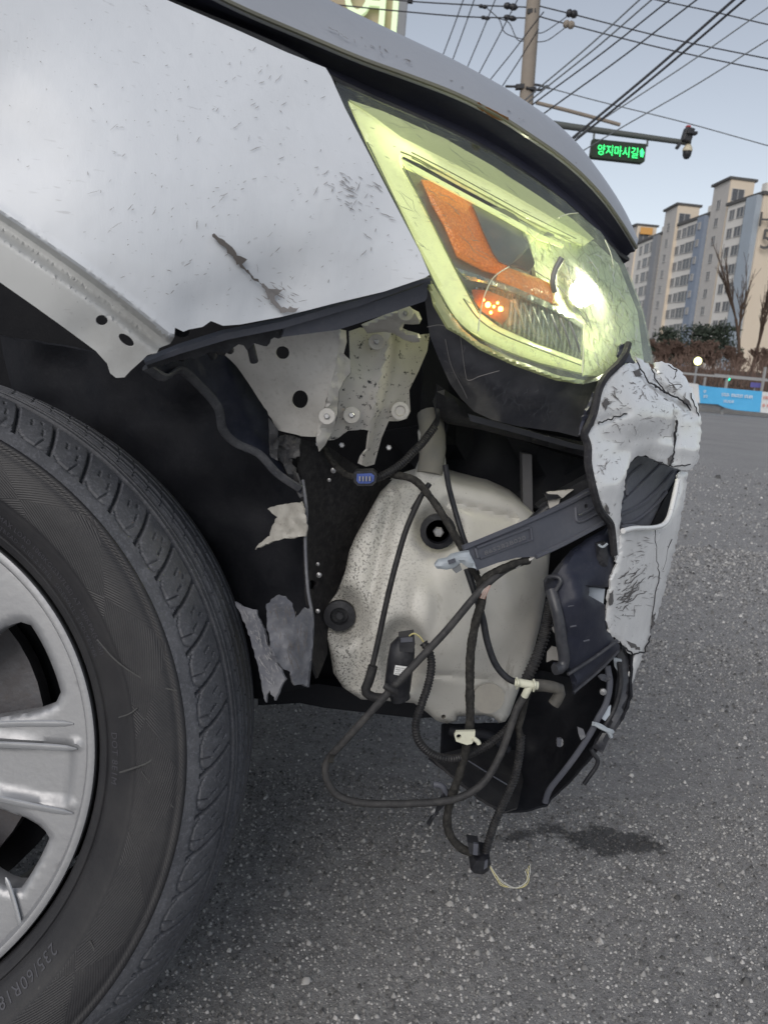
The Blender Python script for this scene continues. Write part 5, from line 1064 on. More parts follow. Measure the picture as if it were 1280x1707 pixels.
tube('tank_bracket', [(748, 1218, .87), (770, 1222, .87), (812, 1226, .875), (846, 1250, .88)], .006, M_MATT, CAR)
for (px, py) in ((932, 1238), (932, 1154+80), (1004, 1152)): lathe('clip_head', [(.004, 0), (.004, .003), (0, .004)], at(px, py, .87), (0, -1, 0), M_BOLT, ss, 8)
panel('shield_tear', [(962, 1212), (972, 1216), (976, 1228), (968, 1234), (964, 1224)], .862, M_SHARD, ss, step=5, thick=.002)
panel('shield_tear', [(928, 1230), (936, 1232), (934, 1246), (928, 1244)], .862, M_RAIL, ss, step=5, thick=.002)
# curved right hand lip
YG = tps([(1030, 1080, .90), (1055, 1120, .90), (1050, 1180, .88), (1010, 1240, .87), (960, 1295, .87), (915, 1335, .88), (1000, 1180, .88)])
panel('shield_lip', [(1030, 1072), (1042, 1080), (1052, 1104), (1050, 1150), (1048, 1172), (1034, 1206), (1012, 1236), (1004, 1256), (994, 1250), (986, 1246), (992, 1232), (1010, 1206), (1022, 1176), (1028, 1130), (1024, 1096)], YG, plastic('glossy_dark_lip', (.035, .037, .045, 1), .30, .5, .4, 40, (.14, .14, .15, 1)), ss, step=7, thick=.004, pillow=(8, .006), jag=.5)
sweep('shield_rim', np.array([at(*q) for q in catmull([(1012, 1110, .875), (1016, 1140, .872), (1010, 1172, .87), (996, 1198, .868), (984, 1222, .868), (962, 1256, .868), (938, 1288, .87), (916, 1316, .875), (908, 1338, .88)], 8)]), .0036, M_RAIL, ss, 8, flat=.6)
sweep('shield_rim', np.array([at(*q) for q in catmull([(1032, 1104, .88), (1034, 1140, .878), (1024, 1180, .876), (1004, 1216, .874)], 8)]), .003, M_BLACK, ss, 8)
panel('pale_gap_piece', [(1006, 1182), (1018, 1176), (1016, 1192), (1008, 1202), (1003, 1198)], .872, M_PALE, ss, step=5, thick=.002)
for pts in ([(986, 1206, .862), (1000, 1210, .860), (1014, 1220, .860), (1018, 1228, .862)], [(990, 1206, .860), (1004, 1214, .858), (1018, 1219, .860), (1020, 1220, .862)]): tube('cable_tie', pts, .0026, M_GREYCLIP, ss, n=6, flat=.5)
tube('hanging_strip', [(984, 1248, .865), (990, 1258, .865), (996, 1268, .865), (992, 1280, .865), (982, 1294, .865), (973, 1307, .865)], .0026, M_BLACK, ss, n=8)
panel('frayed_patch', [(996, 1126), (1010, 1122), (1018, 1130), (1012, 1138), (1002, 1134)], .872, M_SHARD, ss, step=5, thick=.002, bump=.01, bscale=8, jag=1)

# ---- bumper cover remains
YB1 = tps([(982, 720, .795), (1001, 654, .81), (1049, 606, .86), (1020, 870, .82), (1034, 800, .825), (1070, 700, .86), (1060, 762, .88), (1100, 606, .95), (1154, 650, 1.0), (1167, 694, 1.01), (1163, 768, .99), (1110, 772, .93), (1120, 700, .935), (1080, 600, .93)])
def bdisp(P):
    o = np.zeros(len(P))
    for L, w_, a in (([(1052, 600), (1088, 640), (1122, 660), (1152, 688)], 7, .010), ([(1086, 614), (1100, 640), (1112, 656)], 6, .006), ([(1128, 690), (1123, 770)], 5, .005), ([(1004, 700), (1046, 688)], 6, .003), ([(1046, 790), (1060, 748), (1090, 742), (1160, 752)], 12, -.006)): o += a*np.exp(-(dist_poly(P, L, False)/w_)**2)
    return o
b1 = panel('bumper_cover', [(1049, 604), (1034, 612), (1019, 624), (1008, 640), (998, 660), (990, 704), (979, 722), (983, 745), (982, 770), (992, 816), (1006, 851), (1020, 873), (1023, 895), (1026, 925), (1030, 936), (1033, 905), (1034, 860), (1038, 830), (1042, 806), (1044, 784), (1050, 771), (1062, 759), (1080, 762), (1098, 769), (1118, 779), (1134, 783), (1147, 784), (1156, 776), (1163, 768), (1167, 730), (1168, 695), (1162, 672), (1154, 650), (1144, 632), (1132, 616), (1118, 607), (1102, 602), (1092, 604), (1094, 622), (1082, 610), (1072, 600), (1060, 594), (1062, 604), (1055, 606)],
            YB1, M_BUMP, CAR, step=5, thick=.0028, pillow=(7, .004), bump=.003, bscale=45, jag=1.1, disp=bdisp, seed=11, label='torn hooked upper piece of the white bumper cover')
M_TORN = plastic('torn_black_edge', (.018, .018, .022, 1), .7, .3, .4, 90, (.12, .12, .12, 1), .5)
edge = [(1045, 574), (1040, 590), (1030, 608), (1010, 628), (996, 652), (988, 690), (976, 716), (974, 726), (979, 745), (979, 772), (988, 816), (1000, 850), (1016, 872), (1020, 890), (1022, 925)]
er = random.Random(2); tube('torn_edge', [(a+er.uniform(-1.5, 1.5), b, float(YB1([a], [b])[0])+.003) for a, b in edge], .0040, M_TORN, b1, n=7, k=5)
panel('torn_web', [(1036, 572), (1046, 578), (1052, 596), (1060, 606), (1046, 604), (1032, 612), (1016, 626), (1000, 650), (988, 700), (976, 726), (968, 724), (976, 690), (990, 660), (1004, 640), (1014, 622), (1026, 606), (1034, 596), (1030, 584)], lambda x, y: YB1(x, y)+.012, plastic('navy_torn_web', (.03, .033, .055, 1), .5, .3, .4), b1, step=6, thick=.003, jag=1.2, bump=.008, bscale=14)
# folded creases, cracks
def crackline(pts, r=.0012, Yf=YB1, par=None, mat=None, off=.003, seed=1):
    rg = random.Random(seed); P = []
    for i in range(len(pts)-1):
        for k in range(5):
            f = k/5; P.append((pts[i][0]*(1-f)+pts[i+1][0]*f+rg.uniform(-1.6, 1.6), pts[i][1]*(1-f)+pts[i+1][1]*f+rg.uniform(-1.6, 1.6)))
    P.append(pts[-1]); P = [(a, b, float(Yf([a], [b])[0])-off) for a, b in P]
    tube('crack', P, r*.65, mat or M_TORN, par, n=5, k=2)
for i, (pts, r) in enumerate([([(1088, 640), (1104, 652), (1122, 660), (1138, 668), (1150, 684)], .0016), ([(1128, 700), (1124, 730), (1121, 762), (1116, 776)], .0022), ([(996, 706), (1012, 700), (1024, 696), (1044, 690)], .0011), ([(1086, 614), (1096, 640), (1112, 656)], .0012),
                    ([(1114, 610), (1128, 618), (1122, 632)], .0011), ([(1060, 600), (1072, 624), (1084, 640), (1100, 648)], .0012), ([(1150, 654), (1158, 676), (1164, 694)], .0010), ([(1090, 770), (1110, 776), (1128, 778), (1150, 774)], .0010)]):
    crackline(pts, r, par=b1, off=.001, seed=i)
BR = [(1049, 612), (1008, 648), (995, 705), (988, 770), (1010, 845), (1028, 880), (1040, 780), (1060, 752), (1140, 775), (1158, 760), (1160, 690), (1130, 625), (1100, 612)]
streaks('scuff_marks', BR, 150, YB1, M_SCRG, b1, (3, 16), (.4, 1.2), 20, 40, 12, .0012, wob=1.0, cluster=[(1030, 660, 22), (1080, 640, 22), (1040, 720, 30), (1120, 690, 28), (1010, 790, 25), (1120, 640, 15)])
streaks('scuff_marks', BR, 50, YB1, M_SCRG, b1, (6, 30), (.4, 1.0), -30, 35, 13, .0008)
streaks('scuff_marks', BR, 18, YB1, M_SCRD, b1, (14, 34), (.8, 1.6), 30, 30, 14, .0008, cluster=[(1090, 650, 18), (1030, 655, 14), (1130, 640, 12)])
YB2 = tps([(1034, 886, .83), (1045, 882, .84), (1090, 880, .90), (1112, 872, .93), (1130, 786, .97), (1144, 786, .985), (1138, 850, .97), (1115, 952, .95), (1085, 1052, .93), (1060, 1090, .90), (1045, 1140, .90), (1010, 1040, .83), (1018, 960, .825), (1060, 970, .87)])
b2 = panel('bumper_cover', [(1034, 888), (1040, 882), (1060, 879), (1089, 879), (1104, 876), (1113, 868), (1120, 845), (1128, 810), (1131, 788), (1146, 786), (1142, 820), (1137, 851), (1128, 900), (1115, 952), (1102, 1005), (1085, 1054), (1072, 1090), (1060, 1120), (1052, 1142), (1042, 1158), (1038, 1156), (1046, 1132), (1052, 1108), (1056, 1092), (1046, 1088), (1040, 1078), (1028, 1066), (1014, 1054), (1010, 1034), (1012, 1000), (1018, 960), (1027, 940), (1032, 912)],
            YB2, M_BUMP, CAR, step=5, thick=.0028, pillow=(7, .004), bump=.003, bscale=50, jag=1.0, seed=12, label='torn lower piece of the white bumper cover')
tube('bumper_lip', [(1038, 885, .826), (1056, 881, .845), (1086, 880, .885), (1104, 875, .91), (1114, 862, .925), (1122, 832, .945), (1129, 800, .96)], .0030, M_BUMP, b2, n=10)
for i, (pts, r) in enumerate([([(1090, 880), (1094, 930), (1098, 960), (1090, 1010), (1084, 1056)], .0008), ([(1040, 1078), (1056, 1092), (1074, 1086), (1084, 1060)], .0014), ([(1118, 900), (1104, 950)], .0007)]): crackline(pts, r, YB2, b2, off=.001, seed=20+i)
B2R = [(1042, 892), (1100, 888), (1120, 860), (1128, 870), (1105, 960), (1080, 1050), (1060, 1080), (1022, 1050), (1020, 980)]
streaks('scuff_marks', B2R, 75, YB2, M_SCRG, b2, (3, 16), (.4, 1.0), 10, 30, 15, .0012, wob=1.0, cluster=[(1090, 935, 18), (1070, 920, 20), (1090, 1000, 10), (1040, 1000, 16)])
streaks('scuff_marks', B2R, 40, YB2, M_PRIMER, b2, (10, 40), (.8, 1.8), -38, 8, 16, .0008, cluster=[(1045, 975, 14), (1035, 1000, 12)])
# bracket beam with its part number
YM = tps([(772, 913, .735), (794, 950, .735), (893, 931, .775), (1015, 870, .83), (988, 814, .835), (879, 873, .77)])
bm_ = panel('bumper_bracket', [(770, 913), (790, 906), (879, 872), (920, 850), (959, 830), (975, 820), (990, 813), (992, 826), (998, 840), (1006, 856), (1018, 872), (1000, 878), (959, 900), (925, 918), (893, 932), (890, 928), (860, 930), (830, 938), (808, 946), (794, 951), (786, 940)], YM, M_RAIL, CAR, holes=[circle(976.5, 843.5, 3, 4, 10)], step=8, thick=.010, back=(0, 1, 0), label='dark ribbed plastic bumper bracket with raised number')
def rib(pts, r=.0016, mat=M_RAIL): tube('rib', [(a, b, float(YM([a], [b])[0])-.001) for a, b in pts], r, mat, bm_, n=6, k=4)
rib([(772, 914), (830, 890), (882, 868), (940, 842), (990, 816)], .0026); rib([(794, 913), (882, 879)]); rib([(792, 914), (796, 930)]); rib([(884, 879), (886, 900)]); rib([(958, 846), (964, 870), (1002, 852)]); rib([(893, 928), (940, 906), (1012, 868)], .0026); rib([(964, 860), (998, 842)]); rib([(800, 931), (884, 900)], .0010)
TV, TF = text_verts('865282B020', 1, 0, 1.1); mxx = TV[:, 0].max(); o0 = at(808, 926, .7405); e1 = at(876, 899, .7625)-o0; e2 = at(805.5, 916, .7395)-o0
mesh('raised_number', [tuple(o0+e1*(v[0]/mxx)+e2*v[1]) for v in TV], TF, plastic('raised_number_grey', (.16, .16, .17, 1), .5, .3, .2), bm_, smooth=False)
cl = panel('grey_clip', [(724, 943), (730, 935), (746, 932), (752, 926), (770, 922), (782, 920), (788, 934), (794, 948), (780, 946), (768, 938), (758, 946), (744, 950), (728, 948)], .722, M_GREYCLIP, CAR, step=6, thick=.008, back=(0, 1, 0), pillow=(4, .003), jag=.4, label='pale grey clip on the tip of the bracket')
panel('clip_slot', [(746, 935), (758, 931), (760, 937), (748, 941)], .7195, M_RAIL, cl, step=5, thick=.002)
panel('clip_tongue', [(752, 944), (766, 940), (770, 950), (760, 956), (754, 950)], .726, plastic('dull_grey_clip', (.16, .17, .18, 1), .5, .3, .2), cl, step=5, thick=.003)
panel('torn_white_strip', [(856, 938), (868, 934), (890, 930), (880, 938), (862, 948), (856, 945)], .77, M_METAL, CAR, step=5, thick=.003, jag=.8)
panel('bracket_stay', [(896, 846), (904, 838), (950, 812), (990, 790), (998, 800), (960, 828), (914, 850)], .86, M_BLACK, CAR, step=10, thick=.02, back=(0, 1, 0))
panel('clip_block', [(912, 822), (956, 816), (934, 832), (926, 852), (916, 852), (914, 836)], .855, M_METAL, CAR, step=6, thick=.008, jag=.4); panel('clip_block_cap', [(908, 824), (930, 825), (936, 830), (912, 834)], .85, M_BLACK, CAR, step=6, thick=.008)
tube('stay_rod', [(884, 872, .86), (900, 858, .86), (914, 846, .86)], .006, M_BLACK, CAR)
# inner deflector seen through the bumper opening
YD = tps([(1036, 860, .90), (1062, 762, .96), (1130, 782, 1.03), (1124, 834, 1.02), (1090, 880, .95), (1000, 900, .87)])
df = panel('inner_deflector', [(1020, 800), (1052, 770), (1066, 758), (1134, 782), (1130, 820), (1112, 872), (1086, 884), (1040, 890), (1022, 872)], YD, M_RAIL, CAR, step=9, thick=.004, label='grey ribbed inner deflector behind the bumper opening')
for pts in ([(1036, 838), (1060, 816), (1090, 786), (1104, 772)], [(1034, 858), (1070, 840), (1100, 812), (1122, 786)], [(1044, 826), (1044, 800), (1070, 776)], [(1036, 874), (1060, 868), (1092, 842), (1110, 820)]):
    tube('rib', [(a, b, float(YD([a], [b])[0])-.002) for a, b in pts], .0022, M_RAIL, df, n=6, k=4)
panel('deflector_gap', [(1132, 784), (1128, 800), (1108, 830), (1086, 876), (1108, 874), (1116, 850), (1126, 812)], lambda x, y: YD(x, y)-.006, M_VOID, df, step=8, thick=.003)
tube('lip_rod', [(1034, 880, .85), (1050, 878, .86), (1064, 880, .87)], .003, M_RAIL, df)
# black air duct piece
YU = tps([(920, 950, .80), (1020, 900, .84), (1010, 1010, .82), (1032, 1075, .85), (958, 1156, .80), (930, 1080, .79), (960, 1000, .785), (905, 975, .81)])
du = panel('air_duct', [(906, 968), (916, 960), (928, 944), (950, 918), (975, 900), (1008, 880), (1020, 874), (1024, 905), (1022, 940), (1015, 978), (1000, 980), (982, 979), (981, 993), (1008, 1008), (1010, 1050), (1022, 1064), (1033, 1076), (1032, 1086), (1000, 1118), (957, 1158), (950, 1130), (944, 1116), (926, 1118), (918, 1112), (922, 1104), (936, 1104), (930, 1078), (922, 1040), (915, 1005), (907, 985)], YU, M_DARKTRIM, CAR, step=8, thick=.004, pillow=(14, .012), bump=.006, bscale=50, jag=.5, label='black torn air duct behind the bumper')
t_ = plastic('worn_duct_edge', (.035, .037, .045, 1), .35, .5, .5, 60, (.12, .12, .13, 1))
for pts, r in (([(918, 984), (926, 1010), (932, 1040), (936, 1072), (940, 1098), (936, 1112), (924, 1116)], .0060), ([(908, 970), (914, 962), (930, 962), (934, 970), (926, 984), (916, 1000)], .0022), ([(946, 1124), (990, 1096), (1028, 1068)], .0018), ([(956, 1154), (996, 1120), (1030, 1086)], .0016), ([(912, 988), (918, 1010), (928, 1050)], .0018)):
    tube('duct_rib', [(a, b, float(YU([a], [b])[0])-.006) for a, b in pts], r, t_, du, n=8, k=5)
panel('duct_tab', [(994, 906), (1010, 905), (1014, 930), (1012, 944), (998, 946), (994, 930)], .815, M_BLACK, du, step=7, thick=.014, back=(0, 1, 0), pillow=(4, .003)); tube('tab_edge', [(997, 908, .811), (1004, 912, .811), (1012, 906, .811)], .0012, M_GREYCLIP, du, n=5, k=3)
panel('pale_patch', [(982, 979), (1008, 982), (1005, 1008), (981, 993)], .835, M_PALE, CAR, step=7, thick=.003)
for (px, py) in ((952, 1010), (956, 1044), (978, 1068)): tube('duct_notch', [(px-6, py+1, .785), (px+4, py-1, .785)], .0009, M_RAIL, du, n=5, k=2)
panel('white_backing', [(912, 1088), (920, 1078), (928, 1080), (933, 1102), (920, 1100), (911, 1104)], .86, M_METAL, CAR, step=6, thick=.003); panel('white_backing', [(918, 1040), (926, 1050), (926, 1058), (922, 1054)], .86, M_METAL, CAR, step=6, thick=.003)
panel('side_gap_plate', [(888, 1004), (916, 1000), (912, 1050), (896, 1058), (890, 1030)], .90, M_RAIL, CAR, step=8, thick=.004)
panel('shield_side', [(1014, 1072), (1040, 1084), (1050, 1096), (1054, 1112), (1042, 1130), (1036, 1112), (1030, 1100)], .905, M_BLACK, CAR, step=7, thick=.004); panel('shield_tab', [(1022, 1096), (1036, 1100), (1034, 1126), (1024, 1112)], .885, M_GREYCLIP, CAR, step=6, thick=.003)

# ---- front wheel (steered slightly, top leaning in)
WC = np.array([-.469, .643, .357]); th, cb = -.0867, -.219
WF = np.array([math.cos(th), -math.sin(th), 0]); wn = np.array([-math.sin(th), -math.cos(th), 0]); WU = np.array([0, 0, 1.])*math.cos(cb)+wn*math.sin(cb); WN = np.cross(WF, WU); WN = WN if WN[1] < 0 else -WN
def W(a, r, off): return WC+WN*off+r*(math.cos(a)*WF+math.sin(a)*WU)
wheel = empty('wheel', (0, 0, 0)); wheel.parent = car
wheel.location = Vector(WC)-car.location
prof = [(.2365, -.012), (.2375, .0), (.241, .006), (.246, .0115), (.2475, .0105), (.252, .016), (.262, .024), (.270, .029), (.2745, .031), (.277, .0325), (.285, .034), (.295, .0355), (.305, .0350), (.308, .0345), (.312, .0330), (.3145, .0340), (.317, .0335), (.3185, .0315)]
def smooth_prof(P, step):
    P = np.array(catmull(P, 8)); L = np.concatenate([[0], np.cumsum(np.linalg.norm(np.diff(P, axis=0), axis=1))]); s = np.arange(0, L[-1], step)
    return np.stack([np.interp(s, L, P[:, j]) for j in range(2)], -1)
treadp = smooth_prof([(.3185, .0315), (.327, .0255), (.3365, .0155), (.345, .002), (.352, -.015), (.3575, -.036), (.361, -.062), (.363, -.09), (.3635, -.12), (.3625, -.15), (.3595, -.178), (.352, -.202), (.334, -.224)], .0017)
inner = [(.334, -.224), (.30, -.232), (.265, -.225), (.237, -.2)]
afine = np.radians(np.arange(-75, 110, .22)); acoarse = np.radians(np.arange(110, 285, 3.0)); AA = np.concatenate([afine, acoarse]); na = len(AA)
def ring_mesh(name, prof, mat, disp=None, par=wheel, label=None, attr=False, angle=38, closed=True, AA=AA):
    na = len(AA); ca, sa = np.cos(AA), np.sin(AA); P = np.array(prof); m = len(P)
    rr = np.repeat(P[:, 0][:, None], na, 1); oo = np.repeat(P[:, 1][:, None], na, 1)
    if disp is not None:
        d = disp(np.repeat(np.arange(m)[:, None], na, 1), np.repeat(AA[None], m, 0)); tg = np.gradient(P, axis=0); tg /= np.linalg.norm(tg, axis=1)[:, None]
        nr = -tg[:, 1]; no = tg[:, 0]     # outward normal of the section
        rr = rr-d*np.abs(nr)[:, None]; oo = oo-d*np.where(no < 0, no, no)[:, None]*1.0
    V = WC[None, None]+WN*oo[..., None]+rr[..., None]*(ca[None, :, None]*WF+sa[None, :, None]*WU)
    V = V.reshape(-1, 3); idx = np.arange(m*na).reshape(m, na); nxt = np.roll(idx, -1, 1)
    if not closed: idx2 = idx[:, :-1]; nxt = idx[:, 1:]
    else: idx2 = idx
    F = np.stack([idx2[:-1], nxt[:-1], nxt[1:], idx2[1:]], -1).reshape(-1, 4)
    wl_ = np.array(world_loc(par)); me = bpy.data.meshes.new(name); me.vertices.add(len(V)); me.vertices.foreach_set('co', (V-wl_).ravel()); me.loops.add(len(F)*4); me.loops.foreach_set('vertex_index', F.ravel().astype(np.int32)); me.polygons.add(len(F)); me.polygons.foreach_set('loop_start', np.arange(0, len(F)*4, 4, dtype=np.int32)); me.update(calc_edges=True)
    me.polygons.foreach_set('use_smooth', [True]*len(F)); me.set_sharp_from_angle(angle=R(angle))
    if attr:
        at_ = me.attributes.new('polar', 'FLOAT_VECTOR', 'POINT'); A3 = np.stack([np.broadcast_to(AA[None], rr.shape), rr, np.zeros_like(rr)], -1); at_.data.foreach_set('vector', A3.reshape(-1).astype(np.float32))
    return link(name, me, mat, par, label)
side = smooth_prof(prof, .0012)
tyre = ring_mesh('tyre', side, M_SIDE, attr=True, label='black sidewall with fine ridged pattern')
st_len = .0017; PIT = 2*math.pi/58
def treadd(i, a):
    s = i*st_len; d = np.zeros_like(s, dtype=float); ph = ((a-1.3*s-3.5*s**2) / PIT) % 1.0
    def groove(dist, w_, dep): return dep*np.clip(1.6*(1-np.abs(dist)/w_), 0, 1)
    blk = (s > .012) & (s < .056)
    d = np.maximum(d, np.where(blk, groove(((ph+.5) % 1-.5)*PIT*.34, .0022, .0055), 0))
    # rounded outer end of each block
    u = (ph-.5)*2; end = .013+.010*np.abs(u)**3; d = np.maximum(d, groove(s-end, .0014, .0018)*(s < .03))
    d = np.maximum(d, np.where((s < .026) & (s > .010), groove((ph-.35)*PIT*.34+(s-.018)*.5, .0012, .0020)*(s > .013), 0))
    for cph, s0, s1 in ((.30, .028, .036), (.62, .033, .042), (.36, .041, .047)):
        d = np.maximum(d, np.where((s > s0) & (s < s1), groove((ph-cph)*PIT*.34, .0011, .0022), 0))
    for c, w_, dep in ((.0590, .0038, .010), (.069, .0022, .006), (.080, .0055, .011), (.092, .0024, .006), (.108, .0055, .010), (.138, .0042, .0075), (.165, .0040, .007)): d = np.maximum(d, groove(s-c, w_, dep))
    s2 = (s > .076) & (s < .16); ph2 = ((a*1.0-.3*s/.3)/(PIT*.5)) % 1; d = np.maximum(d, np.where(s2, groove(((ph2+.5) % 1-.5)*PIT*.17, .0009, .0016), 0))
    return d
tread = ring_mesh('tread', treadp, M_TREAD, treadd, tyre, label='worn tread blocks', angle=30)
ring_mesh('inner_sidewall', inner, M_TREAD, None, tyre)
# sidewall relief: lettering bent round the wheel, thin moulded rings
def sidewall_text(body, a_start, r0, size, flip=False, off=.0):
    TV, TF = text_verts(body, size, 0, 1.15); PR = np.array(side); V = []
    for v in TV:
        r = r0+v[1]; a = a_start-v[0]/r0
        o_ = np.interp(r, PR[:, 0], PR[:, 1]) if PR[0, 0] < PR[-1, 0] else 0; V.append(tuple(W(a, r, o_+.0007)))
    mesh('sidewall_lettering', V, TF, M_SIDETXT, tyre, smooth=False)
sidewall_text('MAX LOAD 1060KG(2337LBS) AT 350KPA(51PSI)', R(57), .2595, .0062); sidewall_text('TREAD: PLIES 2 STEEL  SIDEWALL: 2 POLYESTER', R(56), .2515, .0058)
sidewall_text('DOT 8E1M', R(9), .2525, .0085); sidewall_text('235/60R18', R(-33), .256, .013)
# rim
M_RIMSEAM = M_VOID
ring_mesh('rim', [(.232, -.030), (.2335, -.006), (.2345, -.002), (.2335, .0015), (.230, .0022), (.2275, .0015), (.226, -.002), (.2245, -.006), (.224, -.012)], M_ALU, None, wheel, label='silver alloy rim with bright ridges', AA=np.radians(np.arange(-180, 180, 1.2)))
rimo = bpy.data.objects['rim']
# spoke face, windows cut as seen
def pol(a, r): a = R(a); return (r*math.cos(a), r*math.sin(a))
def win(a0, a1, r0=.085, r1=.2065):
    pts = []
    for f in np.linspace(0.0, 1, 9): pts.append(pol(a0+(a1-a0)*(.14+.72*f), r1))
    pts = [pol(a0+.6, r1-.014), pol(a0+1.4, r1-.006)]+pts+[pol(a1-1.4, r1-.006), pol(a1-.6, r1-.014)]
    for r in (.18, .15, .12): pts.append(pol(a1-(.18-r)*10, r))
    pts += [pol(a1-3-(a1-a0)*.12, r0), pol(a0+3+(a1-a0)*.12, r0)]
    for r in (.12, .15, .18): pts.append(pol(a0+(.18-r)*10, r))
    return pts
wins = []
for base in (0, 90, 180, 270): wins += [win(base+15.0, base+40.5), win(base-40.0+5.5, base-15.5)]
def face(name, outer, holes, offf, thick, mat, par, step=.005):
    K = 1000.0; allv = []; edges = []
    def ad(poly):
        s = len(allv); n = len(poly); P2 = []
        for i in range(n):
            a = np.array(poly[i]); b = np.array(poly[(i+1) % n]); k = max(1, int(np.linalg.norm(b-a)/step))
            for j in range(k): P2.append(tuple(a+(b-a)*j/k))
        for p in P2: allv.append((p[0]*K, p[1]*K))
        m = len(P2); edges.extend([(s+i, s+(i+1) % m) for i in range(m)]); return [(p[0]*K, p[1]*K) for p in P2]
    O = ad(outer); H = [ad(h) for h in holes]
    A = np.array(O); x0, y0 = A.min(0); x1, y1 = A.max(0); st = step*K; gx, gy = np.meshgrid(np.arange(x0, x1, st), np.arange(y0, y1, st)); G = np.stack([gx.ravel(), gy.ravel()], -1); G = G[pip(G, O)]
    G = G[dist_poly(G, O) > st*.4]
    for h in H: G = G[~pip(G, h)]; G = G[dist_poly(G, h) > st*.4]
    av = allv+[tuple(g) for g in G]; v2, e2, f2, *_ = delaunay_2d_cdt([Vector(v) for v in av], edges, [], 0, 1e-4); P = np.array([tuple(v) for v in v2]); T = np.array(f2); C_ = P[T].mean(1); ok = pip(C_, O)
    for h in H: ok &= ~pip(C_, h)
    T = T[ok]; P = P/K; r = np.hypot(P[:, 0], P[:, 1]); a = np.degrees(np.arctan2(P[:, 1], P[:, 0])); off = offf(a, r, P)
    if H:
        de = np.min([dist_poly(P*K, h) for h in H], axis=0)/K; off = off-.004*np.clip(1-de/.006, 0, 1)**2
    V = WC+WN*off[:, None]+P[:, :1]*WF+P[:, 1:]*WU; Bk = V-WN*thick; n = len(V)
    cnt = {}
    for t_ in T:
        for k in range(3): cnt[(t_[k], t_[(k+1) % 3])] = 1
    be = [e for e in cnt if (e[1], e[0]) not in cnt]
    F = [tuple(t_) for t_ in T]+[tuple(t_[::-1]+n) for t_ in T]+[(e[1], e[0], e[0]+n, e[1]+n) for e in be]
    return mesh(name, np.vstack([V, Bk]), F, mat, par, angle=45)
def spoke_off(a, r, P):
    am = (a+45) % 90-45; o = -.007-.020*np.clip((.225-r)/.15, 0, 1)**1.3
    for s in (-1, 1):                       # two bevelled ridges on each wide spoke
        a0 = 9.0+(.22-r)*55; q = np.abs((am+1.5)*s-a0*.8)*R(1)*r; inside = (np.abs(am+1.5) < a0*.8)
        o = o+.0030*np.clip(1-q/.0035, 0, 1)*(r > .10)*(r < .221)
    o = o-.0045*(np.clip((9.0-np.abs(am+1.5))/2, 0, 1))*(r > .06)*np.clip((.215-r)/.006, 0, 1)
    return o
fc = face('spoke_face', [pol(a, .2255) for a in range(0, 360, 3)], wins, spoke_off, .022, M_ALU, wheel, step=.0045)
def ridgepath(a0, r0, a1, r1, off): 
    return [W(R(a0+(a1-a0)*f), r0+(r1-r0)*f, off-.020*max(0, (.225-(r0+(r1-r0)*f))/.15)**1.3) for f in np.linspace(0, 1, 12)]
for q in ((6.9, .12, 4.6, .216, -.0055), (-12.5, .12, -10.4, .220, -.0055), (14.3, .12, 10.5, .214, -.0065)):
    sweep('spoke_ridge', ridgepath(*q), [.0012]+[.0032]*9+[.0028, .0008], M_ALU2, fc, 8, flat=.6)
for q in ((-31, .19, -38, .229, -.004),): sweep('spoke_ridge', ridgepath(*q), [.0008]+[.0022]*9+[.002, .0008], M_ALU2, fc, 8, flat=.5)
ring_mesh('barrel', [(.229, -.006), (.222, -.03), (.214, -.05), (.205, -.09), (.205, -.16), (.215, -.19), (.232, -.198)], M_BARREL, None, wheel, AA=np.radians(np.arange(-180, 180, 3)))
lathe('brake_disc', [(.165, -.105), (.165, -.080), (.10, -.080), (.095, -.05), (.07, -.045), (0, -.045)], WC, WN, M_DISC, wheel, 48)
lathe('backing_plate', [(.19, -.14), (.19, -.125), (0, -.125)], WC, WN, M_VOID, wheel, 40)
lathe('hub_cap', [(.032, -.034), (.032, -.022), (.028, -.018), (0, -.017)], WC, WN, M_ALU, wheel, 28)

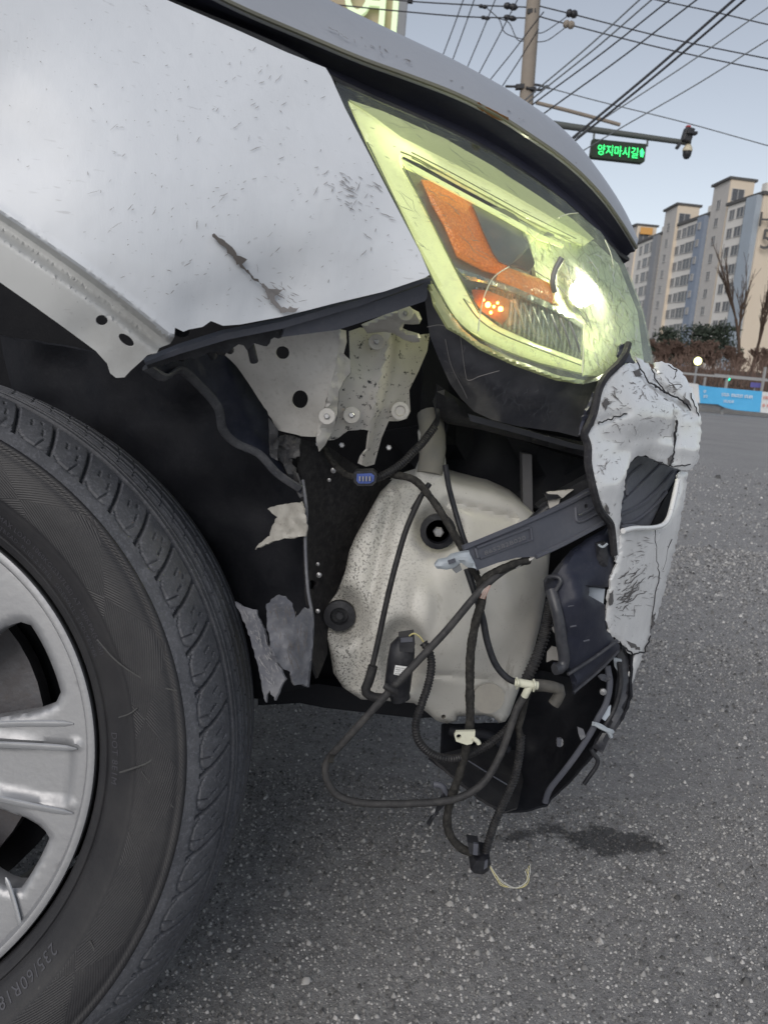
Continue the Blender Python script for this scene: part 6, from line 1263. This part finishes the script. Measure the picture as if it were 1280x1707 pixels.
# pale scuffs across the sidewall and small chips on the rim
def side_px(px, py, off=.0345):
    d = rays([px], [py])[0]; p0 = WC+WN*off; return EYE+d*(((p0-EYE)@WN)/(d@WN))
for k, (pts, r) in enumerate([([(162, 1066), (190, 1098), (222, 1122), (258, 1142), (296, 1152)], .0007), ([(200, 1288), (222, 1281), (246, 1272), (262, 1258), (276, 1240)], .0009), ([(198, 1196), (216, 1190), (230, 1180)], .0006), ([(236, 1286), (262, 1320), (290, 1346)], .0004), ([(150, 1568), (156, 1580), (158, 1590)], .0007), ([(122, 1628), (134, 1646), (142, 1650)], .0006)]):
    sweep('sidewall_scuff', np.array([side_px(a, b_) for a, b_ in [(q[0], q[1]) for q in catmull(pts, 5)]]), r, M_SCUFF, tyre, 5, flat=.4)

M_FIB = plastic('pale_torn_fibre', (.24, .24, .25, 1), .7, .2, .4, 200, (.08, .08, .08, 1))
streaks('torn_fibres', [(400, 1012), (426, 1022), (470, 1128), (456, 1150), (438, 1140), (414, 1060)], 45, lambda x, y: tps([(392, 1003, .745), (476, 1132, .70), (450, 1165, .70)])(x, y)-.004, M_FIB, car, (6, 26), (.4, 1.3), 66, 12, 31, .001, wob=1.0)
streaks('torn_fibres', [(448, 1012), (468, 998), (486, 1010), (516, 1022), (516, 1090), (508, 1130), (488, 1118), (456, 1080)], 70, lambda x, y: tps([(443, 1012, .75), (520, 1014, .76), (512, 1144, .72), (460, 1100, .70), (478, 1040, .725)])(x, y)-.006, M_SCRD, car, (6, 30), (.4, 1.3), 80, 12, 32, .001, wob=1.0)
for k, o_ in enumerate(([(1004, 672), (1012, 664), (1016, 674), (1008, 684)], [(1056, 618), (1066, 614), (1070, 624), (1060, 628)], [(1138, 660), (1148, 668), (1152, 680), (1142, 672)], [(1008, 838), (1014, 844), (1016, 858), (1010, 850)], [(1112, 764), (1118, 758), (1122, 770), (1116, 776)])):
    mark('paint_chip', o_, YB1, M_PRIMER, .0022, 1.2, b1, 4, 40+k)
for k, o_ in enumerate(([(1086, 1030), (1092, 1020), (1092, 1040), (1086, 1050)], [(1016, 990), (1022, 984), (1022, 1004), (1016, 1010)], [(1044, 1068), (1060, 1074), (1066, 1084), (1052, 1080)])):
    mark('paint_chip', o_, YB2, M_PRIMER, .0022, 1.2, b2, 4, 50+k)
